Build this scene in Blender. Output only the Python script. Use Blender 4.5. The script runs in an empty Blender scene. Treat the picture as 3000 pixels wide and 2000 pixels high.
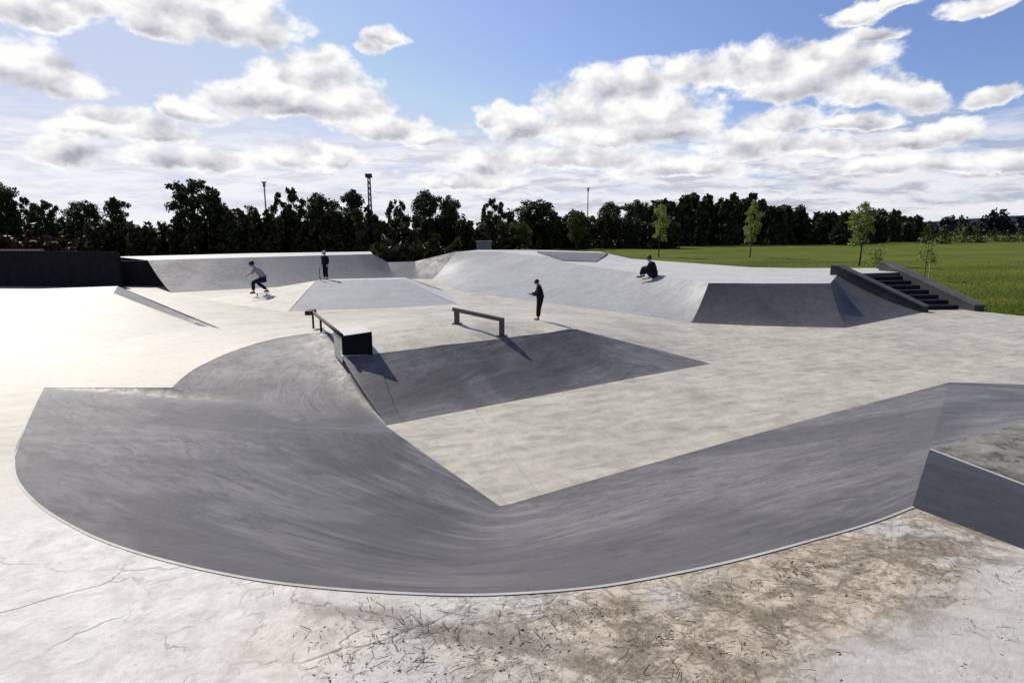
import bpy, bmesh, math, random
import numpy as np
from mathutils import Vector, Matrix
from mathutils.geometry import delaunay_2d_cdt

random.seed(7)
rng = np.random.default_rng(7)
scene = bpy.context.scene
COL = scene.collection
R = math.radians

# ------------------------------------------------------------------ camera
CAM_Z, FPX, PITCH = 3.6, 1800.0, R(10.4)
cd = bpy.data.cameras.new('camera')
cam = bpy.data.objects.new('camera', cd)
COL.objects.link(cam)
cam.location = (0, 0, CAM_Z)
cam.rotation_euler = (R(90) - PITCH, 0, 0)
cd.sensor_width = 36.0
cd.lens = 36.0 * FPX / 3000.0
cd.clip_start = 0.05
cd.clip_end = 6000
scene.camera = cam
scene.view_settings.view_transform = 'Standard'
scene.view_settings.look = 'None'
scene.view_settings.exposure = 0.22
scene.view_settings.gamma = 1.0
scene.render.resolution_x = 1024
scene.render.resolution_y = 682

SUN_AZ, SUN_EL = R(-42), R(42)       # azimuth measured from +Y towards +X


def ray(px, py):
    cx, cy = (px - 1500) / FPX, (1000 - py) / FPX
    return Vector((cx, math.cos(PITCH) + cy * math.sin(PITCH), -math.sin(PITCH) + cy * math.cos(PITCH)))


def P(px, py, z):                      # photo pixel -> point of the place at height z
    d = ray(px, py)
    t = (z - CAM_Z) / d.z
    return Vector((d.x * t, d.y * t, z))


def D(px, py, Y):                      # photo pixel -> point at distance Y
    d = ray(px, py)
    t = Y / d.y
    return Vector((d.x * t, Y, CAM_Z + d.z * t))


# ------------------------------------------------------------------ helpers
def tag(o, label=None, cat=None, group=None, kind=None):
    if label: o['label'] = label
    if cat: o['category'] = cat
    if group: o['group'] = group
    if kind: o['kind'] = kind
    return o


def link(name, me, mat=None, parent=None):
    o = bpy.data.objects.new(name, me)
    COL.objects.link(o)
    if mat is not None:
        me.materials.clear()
        me.materials.append(mat)
    if parent is not None:
        o.parent = parent
    return o


def mesh(name, verts, faces, smooth=False):
    me = bpy.data.meshes.new(name)
    me.from_pydata([tuple(v) for v in verts], [], faces)
    me.validate()
    me.update()
    if smooth:
        me.polygons.foreach_set('use_smooth', [True] * len(me.polygons))
    return me


def empty(name, loc, rz=0.0):
    o = bpy.data.objects.new(name, None)
    COL.objects.link(o)
    o.location = loc
    o.rotation_euler = (0, 0, rz)
    o.empty_display_size = 0.3
    return o


def bm_mesh(name, bm, smooth=False, bevel=0.0, seg=2):
    if bevel > 0:
        bmesh.ops.bevel(bm, geom=list(bm.edges), offset=bevel, segments=seg, affect='EDGES', profile=0.6)
    bmesh.ops.recalc_face_normals(bm, faces=list(bm.faces))
    me = bpy.data.meshes.new(name)
    bm.to_mesh(me)
    bm.free()
    if smooth:
        me.polygons.foreach_set('use_smooth', [True] * len(me.polygons))
    return me


def bm_box(bm, lo, hi):
    vs = [bm.verts.new((x, y, z)) for z in (lo[2], hi[2]) for x, y in ((lo[0], lo[1]), (hi[0], lo[1]), (hi[0], hi[1]), (lo[0], hi[1]))]
    for f in ((3, 2, 1, 0), (4, 5, 6, 7), (0, 1, 5, 4), (1, 2, 6, 5), (2, 3, 7, 6), (3, 0, 4, 7)):
        bm.faces.new([vs[i] for i in f])


def bm_tube(bm, p0, p1, r0, r1, n=10, caps=True):
    p0, p1 = Vector(p0), Vector(p1)
    d = (p1 - p0).normalized()
    a = d.orthogonal().normalized()
    b = d.cross(a)
    rows = []
    for p, r in ((p0, r0), (p1, r1)):
        rows.append([bm.verts.new(p + (a * math.cos(2 * math.pi * i / n) + b * math.sin(2 * math.pi * i / n)) * r) for i in range(n)])
    for i in range(n):
        bm.faces.new((rows[0][i], rows[0][(i + 1) % n], rows[1][(i + 1) % n], rows[1][i]))
    if caps:
        bm.faces.new(rows[0][::-1])
        bm.faces.new(rows[1])


def bm_prism(bm, ring_a, ring_b):
    """solid between two loops of equal length"""
    va = [bm.verts.new(p) for p in ring_a]
    vb = [bm.verts.new(p) for p in ring_b]
    n = len(va)
    bm.faces.new(va[::-1])
    bm.faces.new(vb)
    for i in range(n):
        bm.faces.new((va[i], va[(i + 1) % n], vb[(i + 1) % n], vb[i]))


# ------------------------------------------------------------------ materials
class NT:
    """thin wrapper to write node maths as expressions"""
    def __init__(self, tree):
        self.t = tree
        tree.nodes.clear()

    def n(self, kind, **kw):
        nd = self.t.nodes.new(kind)
        for k, v in kw.items():
            setattr(nd, k, v)
        return nd

    def put(self, sock, v):
        if isinstance(v, X): v = v.s
        if hasattr(v, 'is_output'):
            self.t.links.new(v, sock)
        else:
            sock.default_value = v

    def m(self, op, a, b=None, c=None, clamp=False):
        nd = self.n('ShaderNodeMath', operation=op)
        nd.use_clamp = clamp
        self.put(nd.inputs[0], a)
        if b is not None: self.put(nd.inputs[1], b)
        if c is not None: self.put(nd.inputs[2], c)
        return X(self, nd.outputs[0])

    def step(self, v, lo, hi, a=0.0, b=1.0):
        nd = self.n('ShaderNodeMapRange', interpolation_type='SMOOTHSTEP')
        self.put(nd.inputs['Value'], v)
        nd.inputs['From Min'].default_value = lo
        nd.inputs['From Max'].default_value = hi
        nd.inputs['To Min'].default_value = a
        nd.inputs['To Max'].default_value = b
        return X(self, nd.outputs['Result'])

    def vec(self, x, y, z=0.0):
        nd = self.n('ShaderNodeCombineXYZ')
        for i, v in enumerate((x, y, z)): self.put(nd.inputs[i], v)
        return nd.outputs[0]

    def sep(self, v):
        nd = self.n('ShaderNodeSeparateXYZ')
        self.t.links.new(v, nd.inputs[0])
        return [X(self, o) for o in nd.outputs]

    def noise(self, v, scale, detail=4, rough=0.55, dist=0.0):
        nd = self.n('ShaderNodeTexNoise')
        if v is not None: self.t.links.new(v, nd.inputs['Vector'])
        nd.inputs['Scale'].default_value = scale
        nd.inputs['Detail'].default_value = detail
        nd.inputs['Roughness'].default_value = rough
        nd.inputs['Distortion'].default_value = dist
        return X(self, nd.outputs[0])

    def mix(self, fac, a, b, blend='MIX'):
        nd = self.n('ShaderNodeMix', data_type='RGBA', blend_type=blend)
        self.put(nd.inputs[0], fac)
        for i, v in ((6, a), (7, b)):
            if isinstance(v, (tuple, list)): v = tuple(v) + ((1.0,) if len(v) == 3 else ())
            self.put(nd.inputs[i], v)
        return X(self, nd.outputs[2])


class X:
    def __init__(self, nt, s): self.nt, self.s = nt, s
    def __add__(self, o): return self.nt.m('ADD', self, o)
    __radd__ = __add__
    def __sub__(self, o): return self.nt.m('SUBTRACT', self, o)
    def __rsub__(self, o): return self.nt.m('SUBTRACT', o, self)
    def __mul__(self, o): return self.nt.m('MULTIPLY', self, o)
    __rmul__ = __mul__
    def __truediv__(self, o): return self.nt.m('DIVIDE', self, o)
    def max(self, o): return self.nt.m('MAXIMUM', self, o)
    def min(self, o): return self.nt.m('MINIMUM', self, o)
    def sat(self): return self.nt.m('ADD', self, 0.0, clamp=True)


def new_mat(name):
    m = bpy.data.materials.new(name)
    m.use_nodes = True
    return m, NT(m.node_tree)


def finish(nt, color, rough, bump=None, strength=0.3, dist=0.02, spec=0.5, metal=0.0, trans=None):
    b = nt.n('ShaderNodeBsdfPrincipled')
    o = nt.n('ShaderNodeOutputMaterial')
    if isinstance(color, (tuple, list)): color = tuple(color) + ((1.0,) if len(color) == 3 else ())
    nt.put(b.inputs['Base Color'], color)
    nt.put(b.inputs['Roughness'], rough)
    b.inputs['Specular IOR Level'].default_value = spec
    b.inputs['Metallic'].default_value = metal
    if bump is not None:
        bp = nt.n('ShaderNodeBump')
        bp.inputs['Strength'].default_value = strength
        bp.inputs['Distance'].default_value = dist
        nt.put(bp.inputs['Height'], bump)
        nt.t.links.new(bp.outputs[0], b.inputs['Normal'])
    out = b.outputs[0]
    if trans:
        tr = nt.n('ShaderNodeBsdfTranslucent')
        nt.put(tr.inputs['Color'], tuple(trans[0]) + (1.0,) if isinstance(trans[0], tuple) else trans[0])
        mx = nt.n('ShaderNodeMixShader')
        mx.inputs[0].default_value = trans[1]
        nt.t.links.new(out, mx.inputs[1])
        nt.t.links.new(tr.outputs[0], mx.inputs[2])
        out = mx.outputs[0]
    nt.t.links.new(out, o.inputs['Surface'])


def simple(name, col, rough=0.6, var=0.25, scale=6.0, spec=0.4, metal=0.0, bump=0.2):
    m, nt = new_mat(name)
    tc = nt.n('ShaderNodeTexCoord').outputs['Object']
    f = nt.noise(tc, scale, 5, 0.6)
    c = nt.mix(f, tuple(x * (1 - var) for x in col), tuple(min(1, x * (1 + var)) for x in col))
    finish(nt, c, rough, f, bump, 0.01, spec, metal)
    return m


def concrete(name, light, dark, rough=0.55, streak=None, panel=0.0, spec=0.45, warm=0.0):
    """trowelled concrete: cloudy mottling, fine grain, run streaks, saw-cut joints"""
    m, nt = new_mat(name)
    geo = nt.n('ShaderNodeNewGeometry').outputs['Position']
    x, y, z = nt.sep(geo)
    big = nt.noise(geo, 0.55, 5, 0.6, 0.6)
    mid = nt.noise(geo, 3.2, 6, 0.65, 0.4)
    fine = nt.noise(geo, 38.0, 3, 0.6)
    blot = nt.noise(geo, 6.5, 9, 0.78, 0.7)
    f = nt.step(big * 0.4 + mid * 0.25 + blot * 0.35, 0.38, 0.62)
    c = nt.mix(f, dark, light)
    c = nt.mix(nt.step(blot, 0.55, 0.68, 0.0, 0.45), c, tuple(k * 0.6 for k in dark))
    if streak == 'uv':
        uv = nt.n('ShaderNodeTexCoord').outputs['UV']
        u, v, _ = nt.sep(uv)
        wv = nt.noise(nt.vec(u * 0.6, v * 0.9), 1.0, 4, 0.6)
        st = nt.noise(nt.vec(u * 0.5 + wv * 1.2, v * 2.2 + wv * 3.0), 1.6, 7, 0.68, 1.4)
        st2 = nt.noise(nt.vec(u * 0.9 + 4, v * 1.0), 1.2, 7, 0.7, 1.0)
        st3 = nt.noise(nt.vec(u * 0.25 + 9, v * 5.0 + wv * 6.0), 1.6, 5, 0.6, 2.0)
        c = nt.mix(nt.step(st, 0.45, 0.62, 0.0, 0.62), c, tuple(k * 1.38 for k in light))
        c = nt.mix(nt.step(st2, 0.5, 0.7, 0.0, 0.6), c, tuple(k * 0.66 for k in dark))
        pour = nt.noise(geo, 0.33, 3, 0.55, 0.9)
        c = nt.mix(nt.step(pour, 0.46, 0.60, 0.0, 0.55), c, tuple(k * 0.62 for k in dark))
        c = nt.mix(nt.step(st3, 0.54, 0.66, 0.0, 0.6), c, tuple(k * 0.5 for k in dark))
        st4 = nt.m('ABSOLUTE', nt.noise(nt.vec(u * 0.22 + 3, v * 0.8), 1.4, 4, 0.55, 2.0) - 0.5)
        c = nt.mix(nt.step(st4, 0.002, 0.02, 0.4, 0.0) * nt.step(st2, 0.42, 0.55), c, tuple(k * 0.4 for k in dark))
    elif streak == 'z':
        st = nt.noise(nt.vec((x + y) * 2.2, (x - y) * 2.2, z * 0.35), 1.0, 5, 0.65)
        c = nt.mix(nt.step(st, 0.52, 0.72, 0.0, 0.45), c, tuple(k * 0.62 for k in dark))
    h = mid * 0.4 + fine * 0.25
    if panel:
        lines = None
        for co in (x, y):
            q = nt.m('ABSOLUTE', nt.m('FRACT', co / panel) - 0.5)
            ln = nt.step(q, 0.003, 0.006, 1.0, 0.0)
            lines = ln if lines is None else lines.max(ln)
        c = nt.mix(lines * 0.55, c, tuple(k * 0.45 for k in dark))
    finish(nt, c, nt.step(f, 0, 1, rough + 0.08, rough - 0.07), h + blot * 0.3, 0.3, 0.015, spec)
    return m


def pavement_mat():
    m, nt = new_mat('pavement_concrete')
    geo = nt.n('ShaderNodeNewGeometry').outputs['Position']
    x, y, z = nt.sep(geo)
    big = nt.noise(geo, 0.35, 5, 0.6, 0.8)
    mid = nt.noise(geo, 2.4, 7, 0.68, 0.5)
    fine = nt.noise(geo, 30.0, 4, 0.65)
    sweep = nt.noise(nt.vec(x * 0.5 + y * 0.4, y * 2.6 - x * 1.3), 1.5, 6, 0.62, 0.6)
    blot = nt.noise(geo, 4.2, 9, 0.78, 0.9)
    f = nt.step(big * 0.25 + mid * 0.2 + sweep * 0.25 + blot * 0.3, 0.40, 0.60)
    c = nt.mix(f, (0.235, 0.217, 0.172), (0.445, 0.42, 0.35))
    c = nt.mix(nt.step(blot, 0.53, 0.66, 0, 0.6), c, (0.219, 0.203, 0.174))
    scuff = nt.m('ABSOLUTE', nt.noise(nt.vec(x * 0.8 + y * 0.3, y * 0.5 - x * 0.4), 1.6, 4, 0.6, 1.5) - 0.5)
    c = nt.mix(nt.step(scuff, 0.004, 0.045, 0.16, 0.0) * nt.step(big, 0.45, 0.55), c, (0.17, 0.16, 0.15))
    # pinkish and greenish cast patches
    tint = nt.noise(geo, 0.9, 2, 0.5)
    c = nt.mix(nt.step(tint, 0.5, 0.7, 0, 0.35), c, (0.405, 0.360, 0.312))
    # saw-cut joints away from the deck by the camera
    lines = None
    for co in (x + y * 0.28, y - x * 0.28):
        q = nt.m('ABSOLUTE', nt.m('FRACT', co / 5.2) - 0.5)
        ln = nt.step(q, 0.0016, 0.0034, 1.0, 0.0)
        lines = ln if lines is None else lines.max(ln)
    c = nt.mix(lines * nt.step(y, 5.0, 7.0) * 0.22, c, (0.14, 0.14, 0.13))
    # sandy deck by the camera: tan sand to the right, pale cement to the left
    near = nt.step(nt.m('SQRT', x * x * 0.8 + y * y) + mid * 1.6, 4.6, 7.4, 1.0, 0.0)
    right = nt.step(x + (big - 0.5) * 3.0, -1.6, 1.2)
    sand_n = nt.noise(geo, 7.0, 8, 0.72, 0.4)
    sand = nt.mix(nt.step(sand_n, 0.3, 0.7), (0.299, 0.241, 0.177), (0.508, 0.431, 0.336))
    pale = nt.mix(nt.step(sand_n, 0.3, 0.65), (0.390, 0.372, 0.349), (0.544, 0.526, 0.500))
    deck = nt.mix(right, pale, sand)
    # pale dusty patch at the right
    c2 = nt.mix(nt.step(nt.noise(geo, 0.8, 3, 0.5, 0.3), 0.52, 0.62, 0, 0.8), deck, (0.427, 0.418, 0.390))
    c = nt.mix(near, c, c2)
    pale_m0 = nt.step(x, 1.0, 1.4) * nt.step(2.62 + 0.05 * x + 0.135 * x * x - y, 0.5, 0.85)
    # damp brown litter stains
    vd = nt.n('ShaderNodeTexNoise')
    nt.t.links.new(nt.vec(x * 1.0 + 3, y * 1.7), vd.inputs['Vector'])
    vd.inputs['Scale'].default_value = 3.4
    vd.inputs['Detail'].default_value = 9
    vd.inputs['Roughness'].default_value = 0.72
    vd.inputs['Distortion'].default_value = 1.1
    spots = nt.step(X(nt, vd.outputs[0]) + (nt.noise(geo, 22.0, 6, 0.75) - 0.5) * 0.5, 0.53, 0.66)
    zone = nt.step(nt.noise(geo, 0.9, 3, 0.6, 0.6) + x * 0.03, 0.44, 0.6)
    c = nt.mix(spots * zone * near * (1 - pale_m0) * nt.step(x, -1.6, 0.3) * 0.6, c, (0.095, 0.07, 0.05))
    grit = nt.noise(geo, 16.0, 9, 0.8, 0.6)
    c = nt.mix(nt.step(grit, 0.54, 0.68) * near * 0.6, c, (0.20, 0.175, 0.15))
    c = nt.mix(nt.step(grit, 0.44, 0.32) * near * 0.5, c, (0.551, 0.535, 0.502))
    # broad streaky stains and branching scuffs with shapes of their own
    rid = nt.m('ABSOLUTE', nt.noise(nt.vec(x * 1.2 + 1.7, y * 1.9), 2.0, 7, 0.62, 1.6) - 0.5)
    rid2 = nt.m('ABSOLUTE', nt.noise(nt.vec(x * 1.6 + y * 1.1 + 8, y * 2.1 - x * 0.5), 2.6, 6, 0.66, 2.2) - 0.5)
    c = nt.mix(nt.step(rid2, 0.003, 0.030, 0.55, 0.0) * near * nt.step(x + (mid - 0.5) * 2, -0.6, 0.4) * (1 - pale_m0 * 0.7), c, (0.10, 0.072, 0.05))
    c = nt.mix(nt.step(rid, 0.004, 0.040, 0.62, 0.0) * near * nt.step(x + (big - 0.5) * 2, -0.9, 0.6), c, (0.13, 0.095, 0.065))
    broad = nt.noise(nt.vec(x * 0.9 + 5.1, y * 2.6 - x * 0.5), 1.5, 8, 0.68, 0.9)
    c = nt.mix(nt.step(broad, 0.54, 0.66, 0, 0.38) * near * nt.step(x, -1.2, 0.2), c, (0.15, 0.115, 0.08))
    dl = nt.m('ABSOLUTE', y - 2.27 + x * 0.30 + (mid - 0.5) * 0.30)
    c = nt.mix(nt.step(dl + (sand_n - 0.5) * 0.12, 0.01, 0.10, 0.6, 0.0) * nt.step(x, -1.15, -0.75) * nt.step(x, 0.15, 0.45, 1.0, 0.0), c, (0.13, 0.11, 0.095))
    # tufty dark patches of dead weed along the rim, and a bare pale dusty patch
    arcy = 2.62 + 0.05 * x + 0.135 * x * x
    inn = arcy - y
    cl1 = nt.noise(nt.vec(x * 1.0 + 2.2, y * 1.5), 3.6, 3, 0.5, 0.8)
    cl2 = nt.noise(geo, 24.0, 8, 0.78, 0.8)
    band = near * nt.step(inn + (mid - .5) * .3, 0.08, 0.2) * nt.step(inn + (mid - .5) * .5, 0.5, 0.85, 1.0, 0.12)
    pale_m = nt.step(x + (big - .5) * 1.2, 0.95, 1.4) * nt.step(inn + (mid - .5) * .5, 0.5, 0.85)
    c = nt.mix(pale_m * near * 0.85, c, nt.mix(nt.step(cl2, .35, .65), (0.363, 0.349, 0.327), (0.480, 0.467, 0.440)))
    tuft_m = nt.step(cl1 * 0.62 + cl2 * 0.38, 0.49, 0.57) * band * nt.step(x + (mid - .5) * 1.5, -0.6, 0.7)
    c = nt.mix(tuft_m * 0.72, c, nt.mix(nt.step(nt.noise(geo, 40.0, 4, .7), .42, .58), (0.075, 0.055, 0.036), (0.21, 0.165, 0.10)))
    # hairline cracks
    vo = nt.n('ShaderNodeTexVoronoi', feature='DISTANCE_TO_EDGE')
    wob = nt.noise(geo, 2.0, 4, 0.6)
    nt.t.links.new(nt.vec(x + wob * 0.9, y * 1.25 + wob * 0.7), vo.inputs['Vector'])
    vo.inputs['Scale'].default_value = 1.5
    crack = nt.step(X(nt, vo.outputs['Distance']), 0.002, 0.022, 1.0, 0.0) * nt.step(nt.noise(geo, 1.3, 2), 0.42, 0.6)
    c = nt.mix(crack * near * 0.42, c, (0.17, 0.155, 0.14))
    h = mid * 0.35 + tuft_m * cl2 * 2.5 + sand_n * near * 1.2 + fine * 0.3 - crack * near * 0.5
    finish(nt, c, nt.step(f + near, 0, 1.4, 0.50, 0.70), h, 0.45, 0.03, 0.42)
    return m


def grass_mat(name, a, b, trans=True):
    m, nt = new_mat(name)
    geo = nt.n('ShaderNodeNewGeometry').outputs['Position']
    x, y, z = nt.sep(geo)
    big = nt.noise(nt.vec(x * 0.05, y * 0.22), 1.0, 8, 0.7, 0.5)
    fine = nt.noise(nt.vec(x * 2.0, y * 1.2), 2.0, 5, 0.7)
    c = nt.mix(nt.step(big * 0.75 + fine * 0.25, 0.38, 0.62), a, b)
    finish(nt, c, 0.85, fine, 0.6, 0.08, 0.1)
    return m


def leaf_mat(name, a, b, trans=0.2):
    m, nt = new_mat(name)
    geo = nt.n('ShaderNodeNewGeometry').outputs['Position']
    f = nt.noise(geo, 0.8, 4, 0.7)
    g = nt.noise(geo, 5.0, 2, 0.5)
    c = nt.mix(nt.step(f * 0.6 + g * 0.4, 0.38, 0.62), a, b)
    finish(nt, c, 0.6, None, spec=0.2, trans=(c, trans))
    return m


M = {}
M['pave'] = pavement_mat()
M['bowl'] = concrete('bowl_concrete', (0.119, 0.114, 0.118), (0.069, 0.066, 0.071), 0.6, 'uv', spec=0.25)
M['side_bank'] = concrete('shaded_bank_concrete', (0.036, 0.035, 0.040), (0.020, 0.020, 0.024), 0.6, None, spec=0.3)  # shade of the bank turned from the sun, put into the colour
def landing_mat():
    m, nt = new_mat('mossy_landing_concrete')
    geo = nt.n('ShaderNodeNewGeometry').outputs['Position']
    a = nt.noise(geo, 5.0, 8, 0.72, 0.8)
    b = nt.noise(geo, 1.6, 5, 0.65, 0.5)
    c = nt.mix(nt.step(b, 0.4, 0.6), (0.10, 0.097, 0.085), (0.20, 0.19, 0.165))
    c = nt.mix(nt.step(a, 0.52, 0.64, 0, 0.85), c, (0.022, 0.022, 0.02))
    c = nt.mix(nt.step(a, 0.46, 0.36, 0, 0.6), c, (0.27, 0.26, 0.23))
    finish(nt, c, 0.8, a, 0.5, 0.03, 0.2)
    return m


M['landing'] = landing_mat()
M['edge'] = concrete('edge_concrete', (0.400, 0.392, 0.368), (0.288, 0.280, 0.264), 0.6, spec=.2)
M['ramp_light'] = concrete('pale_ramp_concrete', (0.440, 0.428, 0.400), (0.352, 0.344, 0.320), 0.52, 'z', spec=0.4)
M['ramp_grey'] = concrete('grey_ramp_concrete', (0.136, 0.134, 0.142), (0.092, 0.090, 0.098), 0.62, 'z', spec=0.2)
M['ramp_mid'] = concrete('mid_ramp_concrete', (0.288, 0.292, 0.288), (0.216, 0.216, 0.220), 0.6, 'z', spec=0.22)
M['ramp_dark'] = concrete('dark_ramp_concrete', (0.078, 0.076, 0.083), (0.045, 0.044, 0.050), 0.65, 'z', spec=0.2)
M['black_wall'] = simple('black_stained_boards', (0.015, 0.014, 0.016), 0.8, 0.6, 2.0, 0.1)
M['brick'] = simple('dark_red_brick', (0.05, 0.025, 0.02), 0.85, 0.5, 8.0, 0.1)
M['cap'] = simple('wall_cap_stone', (0.12, 0.10, 0.10), 0.8, 0.3, 5.0, 0.2)
M['shade_black'] = simple('shade_black', (0.008, 0.008, 0.010), 0.7, 0.5, 9.0, 0.12)  # black stands in for the shade on the grind box's end
M['steel'] = simple('weathered_steel', (0.10, 0.085, 0.075), 0.5, 0.35, 14.0, 0.4, 0.5)
M['dark_steel'] = simple('dark_steel', (0.03, 0.028, 0.024), 0.6, 0.3, 14.0, 0.2, 0.2)
M['mast'] = simple('galvanised_mast', (0.16, 0.17, 0.18), 0.5, 0.2, 5.0, 0.4, 0.4)
M['mast_dark'] = simple('dark_mast_steel', (0.05, 0.055, 0.065), 0.6, 0.2, 5.0, 0.3, 0.3)
M['hubba'] = concrete('hubba_concrete', (0.050, 0.050, 0.054), (0.026, 0.026, 0.030), 0.7, None, spec=0.2)  # near-black tone carries the shade on the ledge sides
M['hubba_cap'] = concrete('ledge_cap_concrete', (0.09, 0.09, 0.088), (0.05, 0.05, 0.05), 0.7, None, spec=0.15)
M['step'] = concrete('step_concrete', (0.022, 0.022, 0.026), (0.010, 0.010, 0.013), 0.85, None, spec=0.06)  # shade over the stairs is put into this near-black colour
M['grass'] = grass_mat('mown_grass', (0.040, 0.058, 0.002), (0.096, 0.108, 0.005))
M['blade'] = leaf_mat('grass_blades', (0.06, 0.085, 0.006), (0.12, 0.14, 0.012), 0.5)
M['leaf_dark'] = leaf_mat('dark_tree_leaves', (0.009, 0.015, 0.008), (0.044, 0.058, 0.020), 0.25)
M['leaf_mid'] = leaf_mat('olive_tree_leaves', (0.030, 0.040, 0.010), (0.075, 0.09, 0.022), 0.25)
M['leaf_young'] = leaf_mat('young_tree_leaves', (0.12, 0.17, 0.035), (0.24, 0.30, 0.08), 0.4)
M['bush_olive'] = leaf_mat('hedge_leaves', (0.012, 0.014, 0.006), (0.060, 0.060, 0.018), 0.2)
M['leaf_copper'] = leaf_mat('copper_hedge_leaves', (0.016, 0.008, 0.007), (0.055, 0.024, 0.018), 0.15)
M['bark'] = simple('tree_bark', (0.030, 0.025, 0.020), 0.9, 0.4, 10.0, 0.1)
M['stake'] = simple('pale_stake_wood', (0.35, 0.32, 0.18), 0.8, 0.3, 10.0, 0.1)
M['hill'] = leaf_mat('far_wood', (0.008, 0.010, 0.016), (0.016, 0.02, 0.024), 0.0)
M['weed'] = leaf_mat('dry_weed', (0.07, 0.05, 0.03), (0.17, 0.13, 0.07), 0.25)
M['straw'] = leaf_mat('straw_stalk', (0.13, 0.10, 0.055), (0.25, 0.20, 0.11), 0.2)
M['litter'] = simple('leaf_litter', (0.11, 0.08, 0.055), 0.9, 0.5, 20.0, 0.1)
M['skin'] = simple('skin', (0.42, 0.27, 0.20), 0.5, 0.1, 20.0, 0.3)
M['hair'] = simple('dark_hair', (0.012, 0.010, 0.009), 0.6, 0.3, 30.0, 0.3)
M['cloth_black'] = simple('black_cloth', (0.010, 0.010, 0.013), 0.9, 0.4, 20.0, 0.1)
M['cloth_navy'] = simple('navy_cloth', (0.014, 0.014, 0.028), 0.9, 0.4, 20.0, 0.1)
M['cloth_pale'] = simple('pale_cloth', (0.24, 0.24, 0.29), 0.9, 0.15, 20.0, 0.1)
M['shoe_tan'] = simple('tan_shoe', (0.16, 0.10, 0.075), 0.8, 0.3, 20.0, 0.2)
M['shoe_dark'] = simple('dark_shoe', (0.015, 0.015, 0.016), 0.8, 0.3, 20.0, 0.2)
M['deck_ply'] = simple('board_ply', (0.05, 0.035, 0.025), 0.7, 0.3, 10.0, 0.2)
M['wheel'] = simple('board_wheel', (0.5, 0.48, 0.42), 0.5, 0.1, 10.0, 0.3)
M['pale_metal'] = simple('pale_metal', (0.40, 0.41, 0.42), 0.55, 0.12, 3.0, 0.4)

# ------------------------------------------------------------------ ground shape
ctl = []
def c3(x, y, z): ctl.append((x, y, z))
for q in ((0, 0, 1.9), (-3, 1, 1.9), (3, 1, 1.9), (0, -9, 1.9), (-9, -9, 1.9), (9, -9, 1.9), (0, 2.9, 1.9), (2.4, 3.75, 1.9), (1.2, 3.2, 1.9),
          (-1.5, 3.0, 1.88), (-3, 3.5, 1.82), (-8, 2, 1.7), (-20, -9, 1.6), (-20, 4, 1.25), (6, -3, 1.9),
          (-5.0, 6.2, 1.32), (-9.2, 12.2, 0.45), (-6.7, 12.2, 0.45), (-5.7, 14.2, 0.68), (-5.0, 15.6, 0.92), (-3.67, 13.2, 0.87),
          (-1.5, 14.2, 0.86), (0.2, 15.4, 0.85), (1.8, 16.8, 0.83), (3.0, 17.0, 0.4), (3.9, 16.4, 0.03),
          (2.2, 21, 0.45), (0, 21, 0.5), (-4, 21, 0.55), (-10, 21, 0.5), (-13, 14, 0.5), (-20, 16, 0.5), (-30, 16, 0.5), (-30, -9, 1.5),
          (0, 27, 0.15), (-8, 27, 0.25), (-16, 28, 0.3), (-30, 28, 0.4), (0, 34, 0.03), (-8, 36, 0.08), (-20, 40, 0.05), (-35, 42, 0.05), (0, 46, 0.03),
          (6, 21, 0.0), (8, 26, 0.0), (6, 30, 0.0), (14, 22, 0.0), (20, 26, 0.0), (14, 32, 0.0), (12, 44, 0.0), (30, 26, 0.0), (34, 18, 0.0), (20, 18, 0.0), (10, 18, 0.0),
          (-2.3, 11.3, 0.0), (-0.2, 8.2, 0.0), (1.0, 13, 0.0), (3, 13, 0.0), (3, 10.5, 0.0), (6, 12, 0.03), (6, 16, 0.03), (9.5, 14, 0.0), (14, 14, 0.0), (24, 13, 0.0)):
    c3(*q)
ctl = np.array(ctl, float)


def tps_k(r2):
    return np.where(r2 > 1e-12, 0.5 * r2 * np.log(np.maximum(r2, 1e-12)), 0.0)


def fit(reg):
    global _n, _w
    _n = len(ctl)
    d2 = ((ctl[:, None, :2] - ctl[None, :, :2]) ** 2).sum(-1)
    A = np.zeros((_n + 3, _n + 3))
    A[:_n, :_n] = tps_k(d2) + np.eye(_n) * reg
    A[:_n, _n] = 1
    A[:_n, _n + 1:] = ctl[:, :2]
    A[_n, :_n] = 1
    A[_n + 1:, :_n] = ctl[:, :2].T
    _w = np.linalg.solve(A, np.concatenate([ctl[:, 2], np.zeros(3)]))


fit(0.6)


def Gs(xy):
    xy = np.asarray(xy, float).reshape(-1, 2)
    r2 = ((xy[:, None, :] - ctl[None, :, :2]) ** 2).sum(-1)
    z = tps_k(r2) @ _w[:_n] + _w[_n] + xy @ _w[_n + 1:]
    z = 0.5 * (z + np.sqrt(z * z + 0.03 ** 2)) - 0.006
    z = np.maximum(z, 0.0)
    return np.minimum(z, 1.93)


def G(x, y):
    return float(Gs([(x, y)])[0])


def GP(px, py):
    """photo pixel -> the point of the paved surface seen there"""
    d = ray(px, py)
    ts = np.concatenate([np.arange(1.5, 30, 0.02), np.arange(30, 70, 0.1)])
    z = Gs(np.stack([d.x * ts, d.y * ts], 1))
    under = np.nonzero(CAM_Z + d.z * ts <= z)[0]
    i = under[0] if len(under) else len(ts) - 1
    a, b = ts[max(i - 1, 0)], ts[i]
    for _ in range(18):
        mid = (a + b) / 2
        if CAM_Z + d.z * mid <= G(d.x * mid, d.y * mid): b = mid
        else: a = mid
    return Vector((d.x * b, d.y * b, G(d.x * b, d.y * b)))


def FP(px, py):
    """photo pixel -> the flat floor of the bowl"""
    z = 0.0
    for _ in range(6):
        p = P(px, py, z)
        z = 0.009
    return P(px, py, z)


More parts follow.
